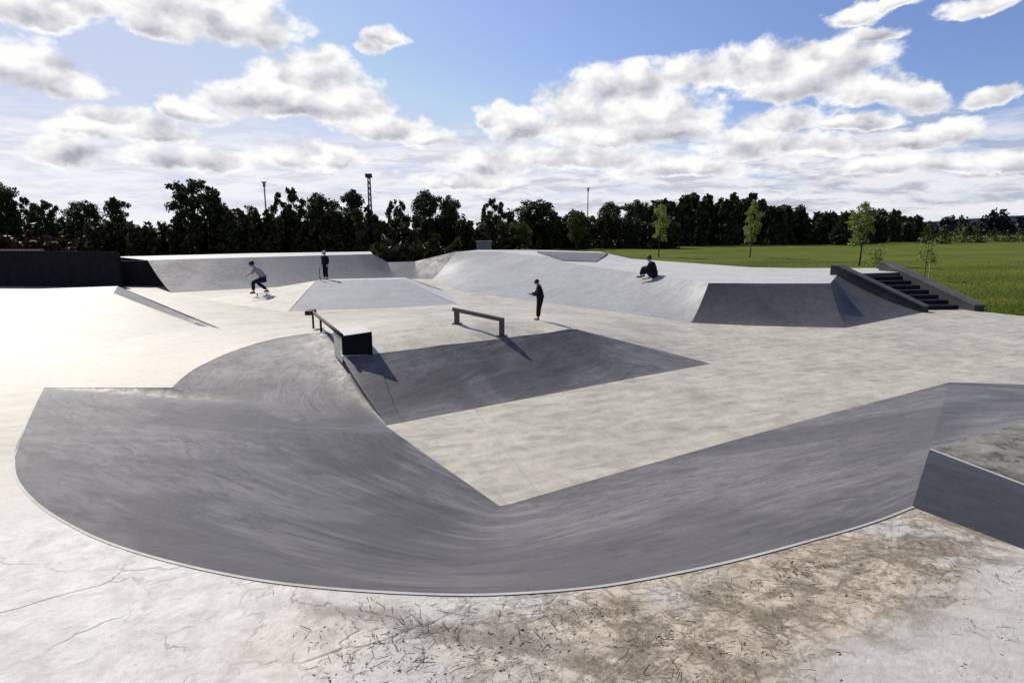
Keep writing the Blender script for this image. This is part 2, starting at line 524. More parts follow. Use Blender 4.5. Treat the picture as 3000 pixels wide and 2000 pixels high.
def catmull(pts, k):
    out = []
    n = len(pts)
    for i in range(n - 1):
        p0, p1, p2, p3 = pts[max(i - 1, 0)], pts[i], pts[i + 1], pts[min(i + 2, n - 1)]
        for j in range(k):
            t = j / k
            out.append(tuple(0.5 * (2 * b + (c - a) * t + (2 * a - 5 * b + 4 * c - d) * t * t + (3 * b - a - 3 * c + d) * t ** 3)
                             for a, b, c, d in zip(p0, p1, p2, p3)))
    out.append(tuple(pts[-1]))
    return out


# rim keys: (rim x, rim y, inner x, inner y), one run per smooth stretch
runs = [
    [(2082, 1065, 2081, 1066), (1690, 965, 1870, 1104)],
    [(1690, 965, 1870, 1104), (1105, 1036, 1180, 1237)],
    [(1105, 1036, 1180, 1237), (1002, 1046, 1135, 1245)],
    [(1002, 1046, 1135, 1245), (978, 978, 1131, 1246)],
    [(978, 978, 1131, 1246), (930, 975, 1130, 1246), (800, 994, 1130, 1246), (680, 1030, 1130, 1246), (580, 1076, 1130, 1246), (532, 1110, 1130, 1246), (505, 1136, 1130, 1246)],
    [(505, 1136, 1130, 1246), (130, 1136, 1130, 1246)],
    [(130, 1136, 1130, 1246), (85, 1230, 1133, 1249), (44, 1340, 1150, 1260)],
    [(44, 1340, 1150, 1260), (52, 1400, 1160, 1268), (100, 1462, 1180, 1282), (180, 1520, 1205, 1300), (320, 1588, 1250, 1332), (520, 1648, 1310, 1374), (760, 1697, 1385, 1426),
     (1000, 1724, 1440, 1465), (1250, 1738, 1463, 1481), (1450, 1739, 1500, 1474), (1700, 1722, 1650, 1430), (1900, 1692, 1850, 1373), (2150, 1640, 2140, 1291), (2400, 1574, 2430, 1211),
     (2550, 1530, 2620, 1162), (2672, 1484, 2782, 1119)],
]
rim, inner, cex = [], [], []
CE = [(1.35, 1.4), (1.4, 1.4), (1.3, 1.2), (1.2, 1.2), (1.2, 1.02), (1.02, 1.02), (1.02, 1.12), (1.12, 1.1)]
for r, ce in zip(runs, CE):
    k = 24 if len(r) == 2 else 6
    pts = catmull(r, k)
    pts = [p[:2] + tuple(r[min(i // k, len(r) - 2)][c] + (r[min(i // k, len(r) - 2) + 1][c] - r[min(i // k, len(r) - 2)][c]) * (i / k - min(i // k, len(r) - 2)) for c in (2, 3)) for i, p in enumerate(pts)]
    if len(r) == 2:
        pts = [tuple(a + (b - a) * j / k for a, b in zip(r[0], r[1])) for j in range(k + 1)]
    for ip, p in enumerate(pts):
        if ip == 0 and rim: continue
        f_ = ip / (len(pts) - 1)
        cex.append(ce[0] + (ce[1] - ce[0]) * f_ + (0.22 * math.sin(math.pi * f_) if len(r) > 10 else 0.0))
        rim.append(GP(p[0], p[1]))
        q = FP(p[2], p[3])
        inner.append(q)
rim[0] = inner[0].copy()
ctl = np.array([c for c in ctl if not (c[2] < .2 and c[1] < 16.2 and c[0] > -3)] +
               [tuple(p) for p in rim[3::5]] + [tuple(p) for p in inner[::5]] +
               [(x, y, 0.0) for x, y in ((1.0, 13), (3, 13), (3, 10.8), (6, 16), (10, 18), (0, 11), (5.5, 13.5))] + [(14, 14, 0), (24, 13, 0), (12, 15.5, 0), (16, 18, 0), (20, 22, 0), (12, 21, 0)])
_, iu = np.unique(np.round(ctl[:, :2], 2), axis=0, return_index=True)
ctl = ctl[np.sort(iu)]
fit(0.02)
NR = len(rim)
ROWS = 16
arc = [0.0]
for i in range(1, NR): arc.append(arc[-1] + (rim[i] - rim[i - 1]).length)
verts, uvs, faces = [], [], []
rowpos = np.zeros((NR, 17, 3))
for i in range(NR):
    for j in range(17):
        t = j / 16
        a, b = rim[i], inner[i]
        rowpos[i, j] = (a.x + (b.x - a.x) * t, a.y + (b.y - a.y) * t, a.z + (b.z - a.z) * (1 - (1 - t) ** cex[i]))
i0, i1 = 74, NR - 8
for _ in range(260):                       # round the creases between neighbouring stretches of bank
    sm = rowpos.copy()
    sm[1:-1] = 0.5 * rowpos[1:-1] + 0.25 * (rowpos[:-2] + rowpos[2:])
    wj = np.clip(np.arange(17) / 8.0, 0, 1) ** 2.5 * np.clip((16 - np.arange(17)) / 3.0, 0, 1)
    wi = np.zeros(NR)
    wi[i0:i1] = 1.0
    wi[i0:i0 + 8] *= np.linspace(0, 1, 8)
    wi[160:i1] *= 0.35
    rowpos += (sm - rowpos) * (wi[:, None] * wj[None, :])[:, :, None]
for i in range(NR):
    a, b = rim[i], inner[i]
    L = (b.xy - a.xy).length
    cexp = cex[i]
    for j in range(ROWS + 1):
        t = j / ROWS
        s = 1 - (1 - t) ** cexp
        verts.append(tuple(rowpos[i, j]))
        uvs.append((arc[i] * (1 - 0.45 * t), t * max(L, 0.01)))
for i in range(NR - 1):
    for j in range(ROWS):
        a = i * (ROWS + 1) + j
        faces.append((a, a + 1, a + ROWS + 2, a + ROWS + 1))
me = mesh('skate_bowl', verts, faces, True)
# UVs + welding of the fan
uvl = me.uv_layers.new(name='UVMap')
if len(me.loops) == len(faces) * 4 or True:
    lv = np.zeros(len(me.loops), int)
    me.loops.foreach_get('vertex_index', lv)
    uvl.data.foreach_set('uv', np.array([uvs[i] for i in lv], float).ravel())
bm = bmesh.new()
bm.from_mesh(me)
bmesh.ops.remove_doubles(bm, verts=list(bm.verts), dist=0.004)
bm.to_mesh(me)
bm.free()
me.polygons.foreach_set('use_smooth', [True] * len(me.polygons))
me.set_sharp_from_angle(angle=R(24))
bowl = link('skate_bowl', me, M['bowl'])
tag(bowl, 'large sunken grey concrete skate bowl with curved banked sides around a pale flat floor', 'skate bowl')

# side banks and landing at the right end of the bowl
C0 = rim[-1]
T0 = inner[-1]
tA = 0.19
A0 = Vector((C0.x + (T0.x - C0.x) * tA, C0.y + (T0.y - C0.y) * tA, C0.z + (T0.z - C0.z) * (1 - (1 - tA) ** 1.05)))
c_dir = (GP(3000, 1602) - C0)
C1 = C0 + c_dir * 8
C1.z = 1.9
a1 = P(3000, 1421, A0.z) - A0
A1 = A0 + a1 * 7
b1 = P(3000, 1236, A0.z) - A0
B1 = A0 + b1 * 6
t1 = P(3000, 1126, T0.z) - T0
T1 = T0 + t1 * 8
T1.z = G(T1.x, T1.y)


def grid_quad(p00, p10, p11, p01, nu, nv):
    vs, fs = [], []
    for i in range(nu + 1):
        for j in range(nv + 1):
            u, v = i / nu, j / nv
            vs.append((p00 * (1 - u) + p10 * u) * (1 - v) + (p01 * (1 - u) + p11 * u) * v)
    for i in range(nu):
        for j in range(nv):
            a = i * (nv + 1) + j
            fs.append((a, a + nv + 1, a + nv + 2, a + 1))
    return vs, fs


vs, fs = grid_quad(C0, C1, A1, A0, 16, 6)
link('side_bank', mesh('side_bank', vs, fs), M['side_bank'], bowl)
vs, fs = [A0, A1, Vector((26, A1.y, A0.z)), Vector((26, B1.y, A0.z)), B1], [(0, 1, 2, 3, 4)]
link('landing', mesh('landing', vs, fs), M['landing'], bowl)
vs, fs = grid_quad(A0, B1, T1, T0, 14, 6)
me = mesh('lower_bank', vs, fs)
uvl = me.uv_layers.new(name='UVMap')
for lp in me.loops:
    v = me.vertices[lp.vertex_index].co
    uvl.data[lp.index].uv = (v.x, v.y)
link('lower_bank', me, M['bowl'], bowl)


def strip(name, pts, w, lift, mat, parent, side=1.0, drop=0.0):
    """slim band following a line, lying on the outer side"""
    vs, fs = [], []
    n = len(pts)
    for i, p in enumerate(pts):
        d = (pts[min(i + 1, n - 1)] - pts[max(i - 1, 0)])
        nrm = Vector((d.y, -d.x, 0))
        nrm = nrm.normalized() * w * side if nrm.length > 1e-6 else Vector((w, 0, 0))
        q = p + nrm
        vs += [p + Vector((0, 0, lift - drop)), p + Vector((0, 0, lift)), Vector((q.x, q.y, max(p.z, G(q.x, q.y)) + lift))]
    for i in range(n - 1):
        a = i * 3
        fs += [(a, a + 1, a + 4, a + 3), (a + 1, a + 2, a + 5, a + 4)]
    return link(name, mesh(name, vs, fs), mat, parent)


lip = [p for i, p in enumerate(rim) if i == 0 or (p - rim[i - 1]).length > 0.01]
strip('lit_edge', lip, 0.018, 0.005, M['edge'], bowl, 1.0, 0.03)  # added pale strip painting the sunlit line along the rim
toe = [A0, A1]
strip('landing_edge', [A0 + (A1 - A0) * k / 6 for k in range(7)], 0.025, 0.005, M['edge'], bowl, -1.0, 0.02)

# ------------------------------------------------------------------ pavement
E1, E2 = GP(3000, 926), GP(2862, 911)
outer = [Vector(v) for v in ((-48, -12, 0), (40, -12, 0), (40, E1.y - 2.5, 0), (E1.x, E1.y, 0), (E2.x, E2.y, 0), (19.5, 33.5, 0), (14, 40, 0), (4, 48.5, 0), (-12, 50, 0), (-48, 50, 0))]


def dens(poly, step):
    out = []
    for i, a in enumerate(poly):
        b = poly[(i + 1) % len(poly)]
        k = max(1, int((b.xy - a.xy).length / step))
        out += [a + (b - a) * j / k for j in range(k)]
    return out


slit = []
for p in rim: slit.append(p.copy())
ext = [C0 + (C1 - C0) * k / 8 for k in range(1, 9)] + [Vector((40.5, C1.y, 0)), Vector((40.5, T1.y, 0))] + [T1 + (T0 - T1) * k / 8 for k in range(0, 9)]
slit += ext
slit += inner[::-1]
clean = [slit[0]]
for p in slit[1:]:
    if (p.xy - clean[-1].xy).length > 0.012: clean.append(p)
while (clean[-1].xy - clean[0].xy).length < 0.012: clean.pop()
slit = clean
outd = dens(outer, 2.0)
known = {}
V2, E = [], []
base = len(V2)
for p in outd: V2.append((p.x, p.y))
E += [(i, (i + 1) % len(outd)) for i in range(len(outd))]
base = len(V2)
for p in slit: V2.append((p.x, p.y))
E += [(base + i, base + (i + 1) % len(slit)) for i in range(len(slit))]


def inside(poly, x, y):
    c = np.zeros(len(x), bool)
    n = len(poly)
    for i in range(n):
        x0, y0, x1, y1 = poly[i].x, poly[i].y, poly[i - 1].x, poly[i - 1].y
        if y0 == y1: continue
        c ^= ((y0 > y) != (y1 > y)) & (x < (x1 - x0) * (y - y0) / (y1 - y0) + x0)
    return c


gx, gy = [], []
for lo, hi, st in ((-12, 8, 0.45), (8, 22, 0.9), (22, 50, 1.4)):
    for yy in np.arange(lo, hi, st):
        for xx in np.arange(-47, 39.5, st):
            gx.append(xx + (rng.random() - .5) * st * .3)
            gy.append(yy + (rng.random() - .5) * st * .3)
gx, gy = np.array(gx), np.array(gy)
keep = inside(outer, gx, gy) & ~inside(slit, gx, gy)
S2 = np.array([(p.x, p.y) for p in slit])
gx, gy = gx[keep], gy[keep]
dmin = np.array([((S2 - (a, b)) ** 2).sum(1).min() for a, b in zip(gx, gy)])
keep = dmin > 0.15 ** 2
for a, b in zip(gx[keep], gy[keep]): V2.append((float(a), float(b)))
res = delaunay_2d_cdt([Vector(v) for v in V2], E, [], 0, 1e-5)
ov = np.array([(v.x, v.y) for v in res[0]])
of = res[2]
cen = np.array([ov[list(f)].mean(0) for f in of])
ok = inside(outer, cen[:, 0], cen[:, 1]) & ~inside(slit, cen[:, 0], cen[:, 1])
oz = Gs(ov)
# exact heights where a breakline gives one
S3 = {}
for p in slit: S3[(round(p.x, 3), round(p.y, 3))] = p.z
for i, v in enumerate(ov):
    k = (round(float(v[0]), 3), round(float(v[1]), 3))
    if k in S3: oz[i] = S3[k]
oz = np.maximum(oz, 0.0) + 0.0
me = mesh('pavement', [(float(a), float(b), float(c)) for (a, b), c in zip(ov, oz)], [tuple(f) for f, k in zip(of, ok) if k], True)
pave = link('pavement', me, M['pave'])
tag(pave, 'pale concrete flats and deck of the skate park', kind='structure')

# grass field as one sheet to the horizon, just below the pavement
vs = [(-2500, -300, -0.06), (2500, -300, -0.06), (2500, 3500, -0.06), (-2500, 3500, -0.06)]
ground = link('ground', mesh('ground', vs, [(0, 1, 2, 3)]), M['grass'])
tag(ground, 'green grass field stretching to the treeline', kind='structure')

# ------------------------------------------------------------------ ramps on the pavement
def loft(tops, toes, mat, name, parent=None, rows=6, back=None, curve=1.25, sub=6):
    """banked face from a top line down to a toe line, with a deck behind and closed down to the ground"""
    T, B = [], []
    n = len(tops)
    for i in range(n - 1):
        for j in range(sub):
            t = j / sub
            T.append(tops[i].lerp(tops[i + 1], t))
            B.append(toes[i].lerp(toes[i + 1], t))
    T.append(tops[-1]); B.append(toes[-1])
    vs, fs = [], []
    for a, b in zip(T, B):
        for r in range(rows + 1):
            t = r / rows
            s = 1 - (1 - t) ** curve
            vs.append((a.x + (b.x - a.x) * t, a.y + (b.y - a.y) * t, a.z + (b.z - 0.03 - a.z) * s))
    for i in range(len(T) - 1):
        for r in range(rows):
            a = i * (rows + 1) + r
            fs.append((a, a + 1, a + rows + 2, a + rows + 1))
    me = mesh(name, vs, fs, True)
    me.set_sharp_from_angle(angle=R(20))
    return link(name, me, mat, parent)


def poly_obj(name, pts, mat, parent=None):
    return link(name, mesh(name, pts, [tuple(range(len(pts)))]), mat, parent)


def skirt(name, line, mat, parent=None):
    vs, fs = [], []
    for p in line: vs += [p, Vector((p.x, p.y, -0.1))]
    for i in range(len(line) - 1): fs.append((2 * i, 2 * i + 1, 2 * i + 3, 2 * i + 2))
    return link(name, mesh(name, vs, fs), mat, parent)


# pale ramp at the left edge
zL = 1.2
Bf, Bb = P(332, 858, zL), P(345, 838, zL)
Af, Ab = P(-500, 905, zL), P(-500, 868, zL)
Ta, Tb, Tc = GP(-500, 1110), GP(602, 957), GP(648, 963)
Tm = GP(150, 1040)
ramp = loft([Af, P(0, 882, zL), Bf], [Ta, Tm, Tb], M['pave'], 'bank_ramp', rows=8, curve=1.12)
tag(ramp, 'sunlit white concrete bank ramp with a flat top at the left edge of the park', 'ramp')
poly_obj('ramp_top', [Af, P(0, 882, zL), Bf, Bb, Ab], M['ramp_light'], ramp)
loft([Bf, Bb], [Tb, Tc], M['ramp_grey'], 'side_face', ramp, rows=8, curve=1.12)  # grey instead of pale: shade of this right-hand face in the colour
skirt('back_wall', [Tc, Bb, Ab], M['ramp_light'], ramp)

# funbox in the middle
zF = 0.78
F1, F2 = P(925, 822, zF), P(1180, 817, zF)
FB1, FB2 = P(950, 818, zF), P(1190, 813, zF)
tFL, tFR, tL, tLb = GP(840, 915), GP(1350, 893), GP(585, 878), GP(640, 868)
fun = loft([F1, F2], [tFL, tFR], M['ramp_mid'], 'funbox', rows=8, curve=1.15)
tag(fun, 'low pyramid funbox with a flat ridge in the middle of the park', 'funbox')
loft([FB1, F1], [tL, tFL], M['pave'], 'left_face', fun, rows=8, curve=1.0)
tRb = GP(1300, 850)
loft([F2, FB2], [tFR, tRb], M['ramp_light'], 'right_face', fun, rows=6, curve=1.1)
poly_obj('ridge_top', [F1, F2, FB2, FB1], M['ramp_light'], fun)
skirt('back_face', [tRb, FB2, FB1, FB1.lerp(tL, .5) + Vector((.3, -.25, -.1)), tL + Vector((.3, -.25, -.1))], M['ramp_light'], fun)

# long bank at the far left with its dark end wall
zB = 1.7
tops = [P(432, 762, zB), P(760, 753, zB), P(1092, 744, zB), P(1135, 768, 1.05), P(1215, 766, 1.1), P(1335, 737, 1.9)]
toes = [GP(505, 858), GP(800, 842), GP(1120, 822), GP(1160, 819), GP(1225, 817), GP(1262, 818)]
far = loft(tops, toes, M['ramp_grey'], 'far_bank', rows=8, curve=1.35)
tag(far, 'long grey concrete bank across the back of the park behind the skaters', 'ramp')
bk = [P(340, 752, zB) + Vector((0, 0.0, 0)), P(740, 742, zB), P(1085, 737, zB)]
poly_obj('deck', [tops[0], tops[1], tops[2]] + bk[::-1], M['ramp_light'], far)
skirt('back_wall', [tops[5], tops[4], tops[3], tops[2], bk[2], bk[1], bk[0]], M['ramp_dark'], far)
yw = tops[0].y
W = [D(330, 765, yw), D(432, 764, yw), D(500, 850, yw), D(330, 850, yw)]
bm = bmesh.new()
bm_prism(bm, W, [w + Vector((0, 0.2, 0)) for w in W])
link('end_wall', bm_mesh('end_wall', bm), M['black_wall'], far)

# black boarded wall and brick wall at the far left
yb = 37.0
zt = D(0, 736, yb).z
x0, x1 = D(-700, 736, yb).x, D(345, 736, yb).x
bw = empty('boarded_wall', ((x0 + x1) / 2, yb, 0))
tag(bw, 'tall black boarded wall in shade behind the white ramp at the left edge', 'wall')
bm = bmesh.new()
k = x0
while k < x1 - 0.05:
    w = min(0.24, x1 - k)
    bm_box(bm, (k - (x0 + x1) / 2, -0.02 - random.random() * 0.015, -0.1), (k + w - 0.012 - (x0 + x1) / 2, 0.04, zt - random.random() * 0.02))
    k += w
link('boards', bm_mesh('boards', bm), M['black_wall'], bw)
bm = bmesh.new()
bm_box(bm, (x0 - (x0 + x1) / 2, 0.045, -0.1), (x1 - (x0 + x1) / 2, 0.2, zt - 0.1))
link('backing', bm_mesh('backing', bm), M['black_wall'], bw)
zt2 = zt + 0.004
bm = bmesh.new()
bm_box(bm, (x0 - (x0 + x1) / 2, -0.09, zt2), (D(120, 736, yb).x - (x0 + x1) / 2, 0.24, zt2 + 0.09))
link('wall_cap', bm_mesh('wall_cap', bm, bevel=.01, seg=1), M['cap'], bw)

# raised platform on the right
zP = 1.4
tp = [P(1335, 737, 1.9), P(1470, 738, 1.9), P(1600, 752, 1.75), P(1690, 774, 1.5), P(1790, 788, 1.42), P(1930, 807, zP), P(2076, 829, zP)]
te = [GP(1262, 818), GP(1335, 852), GP(1470, 873), GP(1600, 889), GP(1730, 906), GP(1870, 926), GP(2022, 946)]
plat = loft(tp, te, M['ramp_mid'], 'ramp_platform', rows=8, curve=1.3)
tag(plat, 'long raised concrete platform with sloping banks and a flat deck along the grass', 'platform')
tq = [tp[-1], P(2250, 830, zP), P(2432, 830, zP), P(2455, 803, zP)]
tr = [te[-1], GP(2200, 955), GP(2480, 962), GP(2722, 916)]
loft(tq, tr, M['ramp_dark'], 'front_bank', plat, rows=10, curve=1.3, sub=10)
HB = [P(1850, 758, zP), P(2200, 783, zP), P(2448, 800, zP)]
deckpts = [tp[4], tp[5], tp[6], tq[1], tq[2], tq[3], Vector((19.9, 31.6, zP)), Vector((20.6, 35.0, zP)), Vector((16.0, 35.0, zP)), HB[1], HB[0]]
for p in deckpts[:2]: pass
deckpts[0] = Vector((tp[4].x, tp[4].y, zP + 0.02))
poly_obj('deck', [Vector((p.x, p.y, p.z)) for p in deckpts], M['ramp_light'], plat)
# far part of the top: pale crest with a small grey bank behind
br = [P(1400, 732, 1.99), P(1500, 732, 1.99), P(1620, 733, 1.97), P(1760, 738, 1.8), HB[0]]
loft(br, tp[:5], M['ramp_light'], 'crest', plat, rows=3, curve=1.0)
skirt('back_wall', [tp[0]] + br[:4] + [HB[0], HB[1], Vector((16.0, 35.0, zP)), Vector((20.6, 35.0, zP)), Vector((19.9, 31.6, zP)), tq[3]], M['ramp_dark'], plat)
def on_crest(px, py, lift=0.0):
    best = None
    for k_ in range(4):
        for a_ in np.linspace(0, 1, 15):
            for b_ in np.linspace(0, 1, 15):
                q = br[k_].lerp(br[k_ + 1], a_).lerp(tp[k_].lerp(tp[k_ + 1], a_), b_)
                v_ = q - Vector((0, 0, CAM_Z))
                dv = ray(px, py).normalized()
                e_ = (v_ - dv * v_.dot(dv)).length
                if best is None or e_ < best[0]: best = (e_, q)
    return best[1] + Vector((0, 0, lift))
bb = [on_crest(1575, 741, .10), on_crest(1780, 746, .10)]
bt = [on_crest(1640, 764, .02), on_crest(1745, 766, .02)]
vs = bb + bt[::-1]
bm = bmesh.new()
bm_prism(bm, vs, [v_ - Vector((0, 0, .2)) for v_ in vs])
link('back_bank', bm_mesh('back_bank', bm), M['ramp_grey'], plat)

# stairs between two slanted ledges
S0l, S0r = Vector((16.75, 30.9, zP)), Vector((19.55, 31.5, zP))
S1l, S1r = Vector((18.05, 26.9, 0.02)), Vector((20.25, 27.0, 0.02))
stair = empty('stair_set', (S1l + S1r) / 2)
tag(stair, 'dark concrete stair set running down between two slanted ledges beside the grass', 'stairs')
off = (S1l + S1r) / 2
NS = 8
for k in range(NS):
    a, b = k / NS, (k + 1) / NS
    l0, l1 = S0l.lerp(S1l, a), S0l.lerp(S1l, b)
    r0, r1 = S0r.lerp(S1r, a), S0r.lerp(S1r, b)
    z = zP - (k + 1) * zP / (NS + 0.0) + 0.02
    if k == NS - 1: continue
    bm = bmesh.new()
    lo = [Vector((p.x, p.y, -0.05)) - Vector((off.x, off.y, off.z)) for p in (l0, r0, r1, l1)]
    hi = [Vector((p.x, p.y, z)) - Vector((off.x, off.y, off.z)) for p in (l0, r0, r1, l1)]
    bm_prism(bm, lo, hi)
    link('step', bm_mesh('step', bm), M['step'], stair)


def hubba(p0, p1, w, h, label):
    """slanted ledge: flat lead-in on the deck, sloping body and a flat foot"""
    d = Vector((p1.x - p0.x, p1.y - p0.y, 0)).normalized()
    s = Vector((d.y, -d.x, 0)) * w / 2
    back = p0 - d * 0.35
    foot = p1 + d * 0.05
    side = [back, p0, p1, foot]
    root = empty('slanted_ledge', (p1.x, p1.y, 0))
    o = Vector((p1.x, p1.y, 0))
    bm = bmesh.new()
    prof = [(back, p0.z), (p0, p0.z), (p1, p1.z), (foot, p1.z)]
    ringa = [Vector((q.x, q.y, z)) - o for q, z in prof] + [Vector((foot.x, foot.y, -0.1)) - o, Vector((back.x, back.y, -0.1)) - o]
    bm_prism(bm, [q - s for q in ringa], [q + s for q in ringa])
    link('ledge_body', bm_mesh('ledge_body', bm, bevel=0.02, seg=1), M['hubba'], root)
    bm = bmesh.new()
    cap = [Vector((q.x, q.y, z + 0.003)) - o for q, z in prof]
    capu = [q + Vector((0, 0, 0.07)) for q in cap]
    ring = cap + capu[::-1]
    bm_prism(bm, [q - s * 1.12 for q in ring], [q + s * 1.12 for q in ring])
    link('ledge_cap', bm_mesh('ledge_cap', bm, bevel=0.012, seg=1), M['hubba_cap'], root)
    tag(root, label, 'ledge', 'slanted ledges beside the stairs')
    return root


hubba(P(2462, 780, 1.82), P(2712, 900, 0.22), 0.5, 0.4, 'dark slanted concrete ledge between the grey bank and the stairs')
hubba(P(2602, 771, 1.80), P(2868, 897, 0.22), 0.5, 0.4, 'dark slanted concrete ledge between the stairs and the green grass')

# ------------------------------------------------------------------ ledge with black end on the bowl rim
fz = G(-3.4, 13.4)
FL, FR = D(1003, 1046, 13.35), D(1095, 1046, 13.45)
gz = 0.42
fl_t = D(1000, 984, 13.35)
fr_t = D(1088, 971, 13.45)
rl_t = D(916, 941, 17.3)
rl_t.z = fl_t.z
d_back = Vector((rl_t.x - fl_t.x, rl_t.y - fl_t.y, 0))
d_box = d_back.normalized() * 1.0
ledge = empty('grind_box', (FL.x, FL.y, 0.75))
tag(ledge, 'concrete grind box with a shaded-in black end face and a thin rail on the bowl rim', 'grind box')
o = Vector(ledge.location)
front = [Vector((fl_t.x, fl_t.y, 0.66)), Vector((fr_t.x, fr_t.y, 0.66)), fr_t, fl_t]
rear = [p + d_box for p in front]
bm = bmesh.new()
bm_prism(bm, [p - o for p in front], [p - o for p in rear])
link('box_body', bm_mesh('box_body', bm), M['ramp_light'], ledge)
dn = -d_back.normalized()
pl = [p + dn * 0.004 for p in front]
bm = bmesh.new()
bm_prism(bm, [p - o for p in pl], [p + dn * 0.05 - o for p in pl])
link('end_face', bm_mesh('end_face', bm, bevel=0.008, seg=1), M['shade_black'], ledge)
bm = bmesh.new()
bm_tube(bm, fl_t - o + Vector((0, 0, .02)) + dn * 0.05, fl_t + d_back - o + Vector((0, 0, .02)), 0.042, 0.042, 8)
link('rail', bm_mesh('rail', bm, True), M['dark_steel'], ledge)
e = fl_t + d_back - o
for f_ in (0.66, 0.98):
    q = fl_t + d_back * f_
    bm = bmesh.new()
    bm_tube(bm, (q.x - o.x, q.y - o.y, G(q.x, q.y) - o.z - .03), (q.x - o.x, q.y - o.y, q.z - o.z), 0.03, 0.03, 8)
    link('post', bm_mesh('post', bm, True), M['dark_steel'], ledge)
bm = bmesh.new()
bm_box(bm, (e.x - 0.10, e.y - 0.35, e.z - 0.05), (e.x + 0.10, e.y + 0.1, e.z + 0.072))
link('rail_end', bm_mesh('rail_end', bm, bevel=0.02), M['dark_steel'], ledge)

# ------------------------------------------------------------------ grind rail
g1, g2 = GP(1343, 948), GP(1460, 976)
g2 = GP(1462, 982)
r1 = D(1338, 908, g1.y); r2 = D(1470, 936, g2.y)
rail = empty('grind_rail', ((g1.x + g2.x) / 2, (g1.y + g2.y) / 2, G((g1.x + g2.x) / 2, (g1.y + g2.y) / 2)))
tag(rail, 'brown steel grind rail on two posts just behind the bowl rim', 'rail')
o = Vector(rail.location)
ax = (r2 - r1).normalized()
sd = Vector((ax.y, -ax.x, 0)).normalized() * 0.045
up = Vector((0, 0, 0.05))
bm = bmesh.new()
a, b = r1 - ax * 0.12, r2 + ax * 0.06
bm_prism(bm, [a - sd - up - o, a + sd - up - o, a + sd + up - o, a - sd + up - o], [b - sd - up - o, b + sd - up - o, b + sd + up - o, b - sd + up - o])
link('rail', bm_mesh('rail', bm, bevel=0.012), M['steel'], rail)
for g, r in ((g1, r1), (g2, r2)):
    bm = bmesh.new()
    zb = G(r.x, r.y)
    bm_box(bm, (r.x - 0.07 - o.x, r.y - 0.06 - o.y, zb - 0.03 - o.z), (r.x + 0.07 - o.x, r.y + 0.06 - o.y, r.z - 0.045 - o.z))
    lg = link('post', bm_mesh('post', bm, bevel=0.01), M['steel'], rail)
    bm = bmesh.new()
    bm_box(bm, (r.x - 0.13 - o.x, r.y - 0.12 - o.y, zb - 0.01 - o.z), (r.x + 0.13 - o.x, r.y + 0.12 - o.y, zb + 0.014 - o.z))
    link('foot_plate', bm_mesh('foot_plate', bm), M['steel'], lg)

# ------------------------------------------------------------------ people
def skin_mesh(name, chains, sub=2):
    """chains: list of (points, radii, parent vertex key); returns one mesh grown along the bones"""
    keys, vs, rs, es = {}, [], [], []
    for ch in chains:
        prev = None
        for key, p, r in ch:
            if key not in keys:
                keys[key] = len(vs)
                vs.append(p); rs.append(r)
            i = keys[key]
            if prev is not None and prev != i: es.append((prev, i))
            prev = i
    me = bpy.data.meshes.new(name)
    me.from_pydata([tuple(v) for v in vs], es, [])
    ob = bpy.data.objects.new(name, me)
    COL.objects.link(ob)
    ob.modifiers.new('skin', 'SKIN')
    sv = me.skin_vertices[0].data if me.skin_vertices else None
    if sv is None:
        bm = bmesh.new(); bm.from_mesh(me); bm.verts.layers.skin.verify(); bm.to_mesh(me); bm.free()
        sv = me.skin_vertices[0].data
    for i, r in enumerate(rs):
        rr = r if isinstance(r, tuple) else (r, r)
        sv[i].radius = rr
        sv[i].use_root = (i == 0)
    md = ob.modifiers.new('sub', 'SUBSURF')
    md.levels = sub
    md.render_levels = sub
    dg = bpy.context.evaluated_depsgraph_get()
    out = bpy.data.meshes.new_from_object(ob.evaluated_get(dg))
    bpy.data.objects.remove(ob)
    out.name = name
    out.polygons.foreach_set('use_smooth', [True] * len(out.polygons))
    return out


def join_meshes(name, ms):
    bm = bmesh.new()
    for m_ in ms: bm.from_mesh(m_)
    me = bpy.data.meshes.new(name)
    bm.to_mesh(me); bm.free()
    me.polygons.foreach_set('use_smooth', [True] * len(me.polygons))
    return me


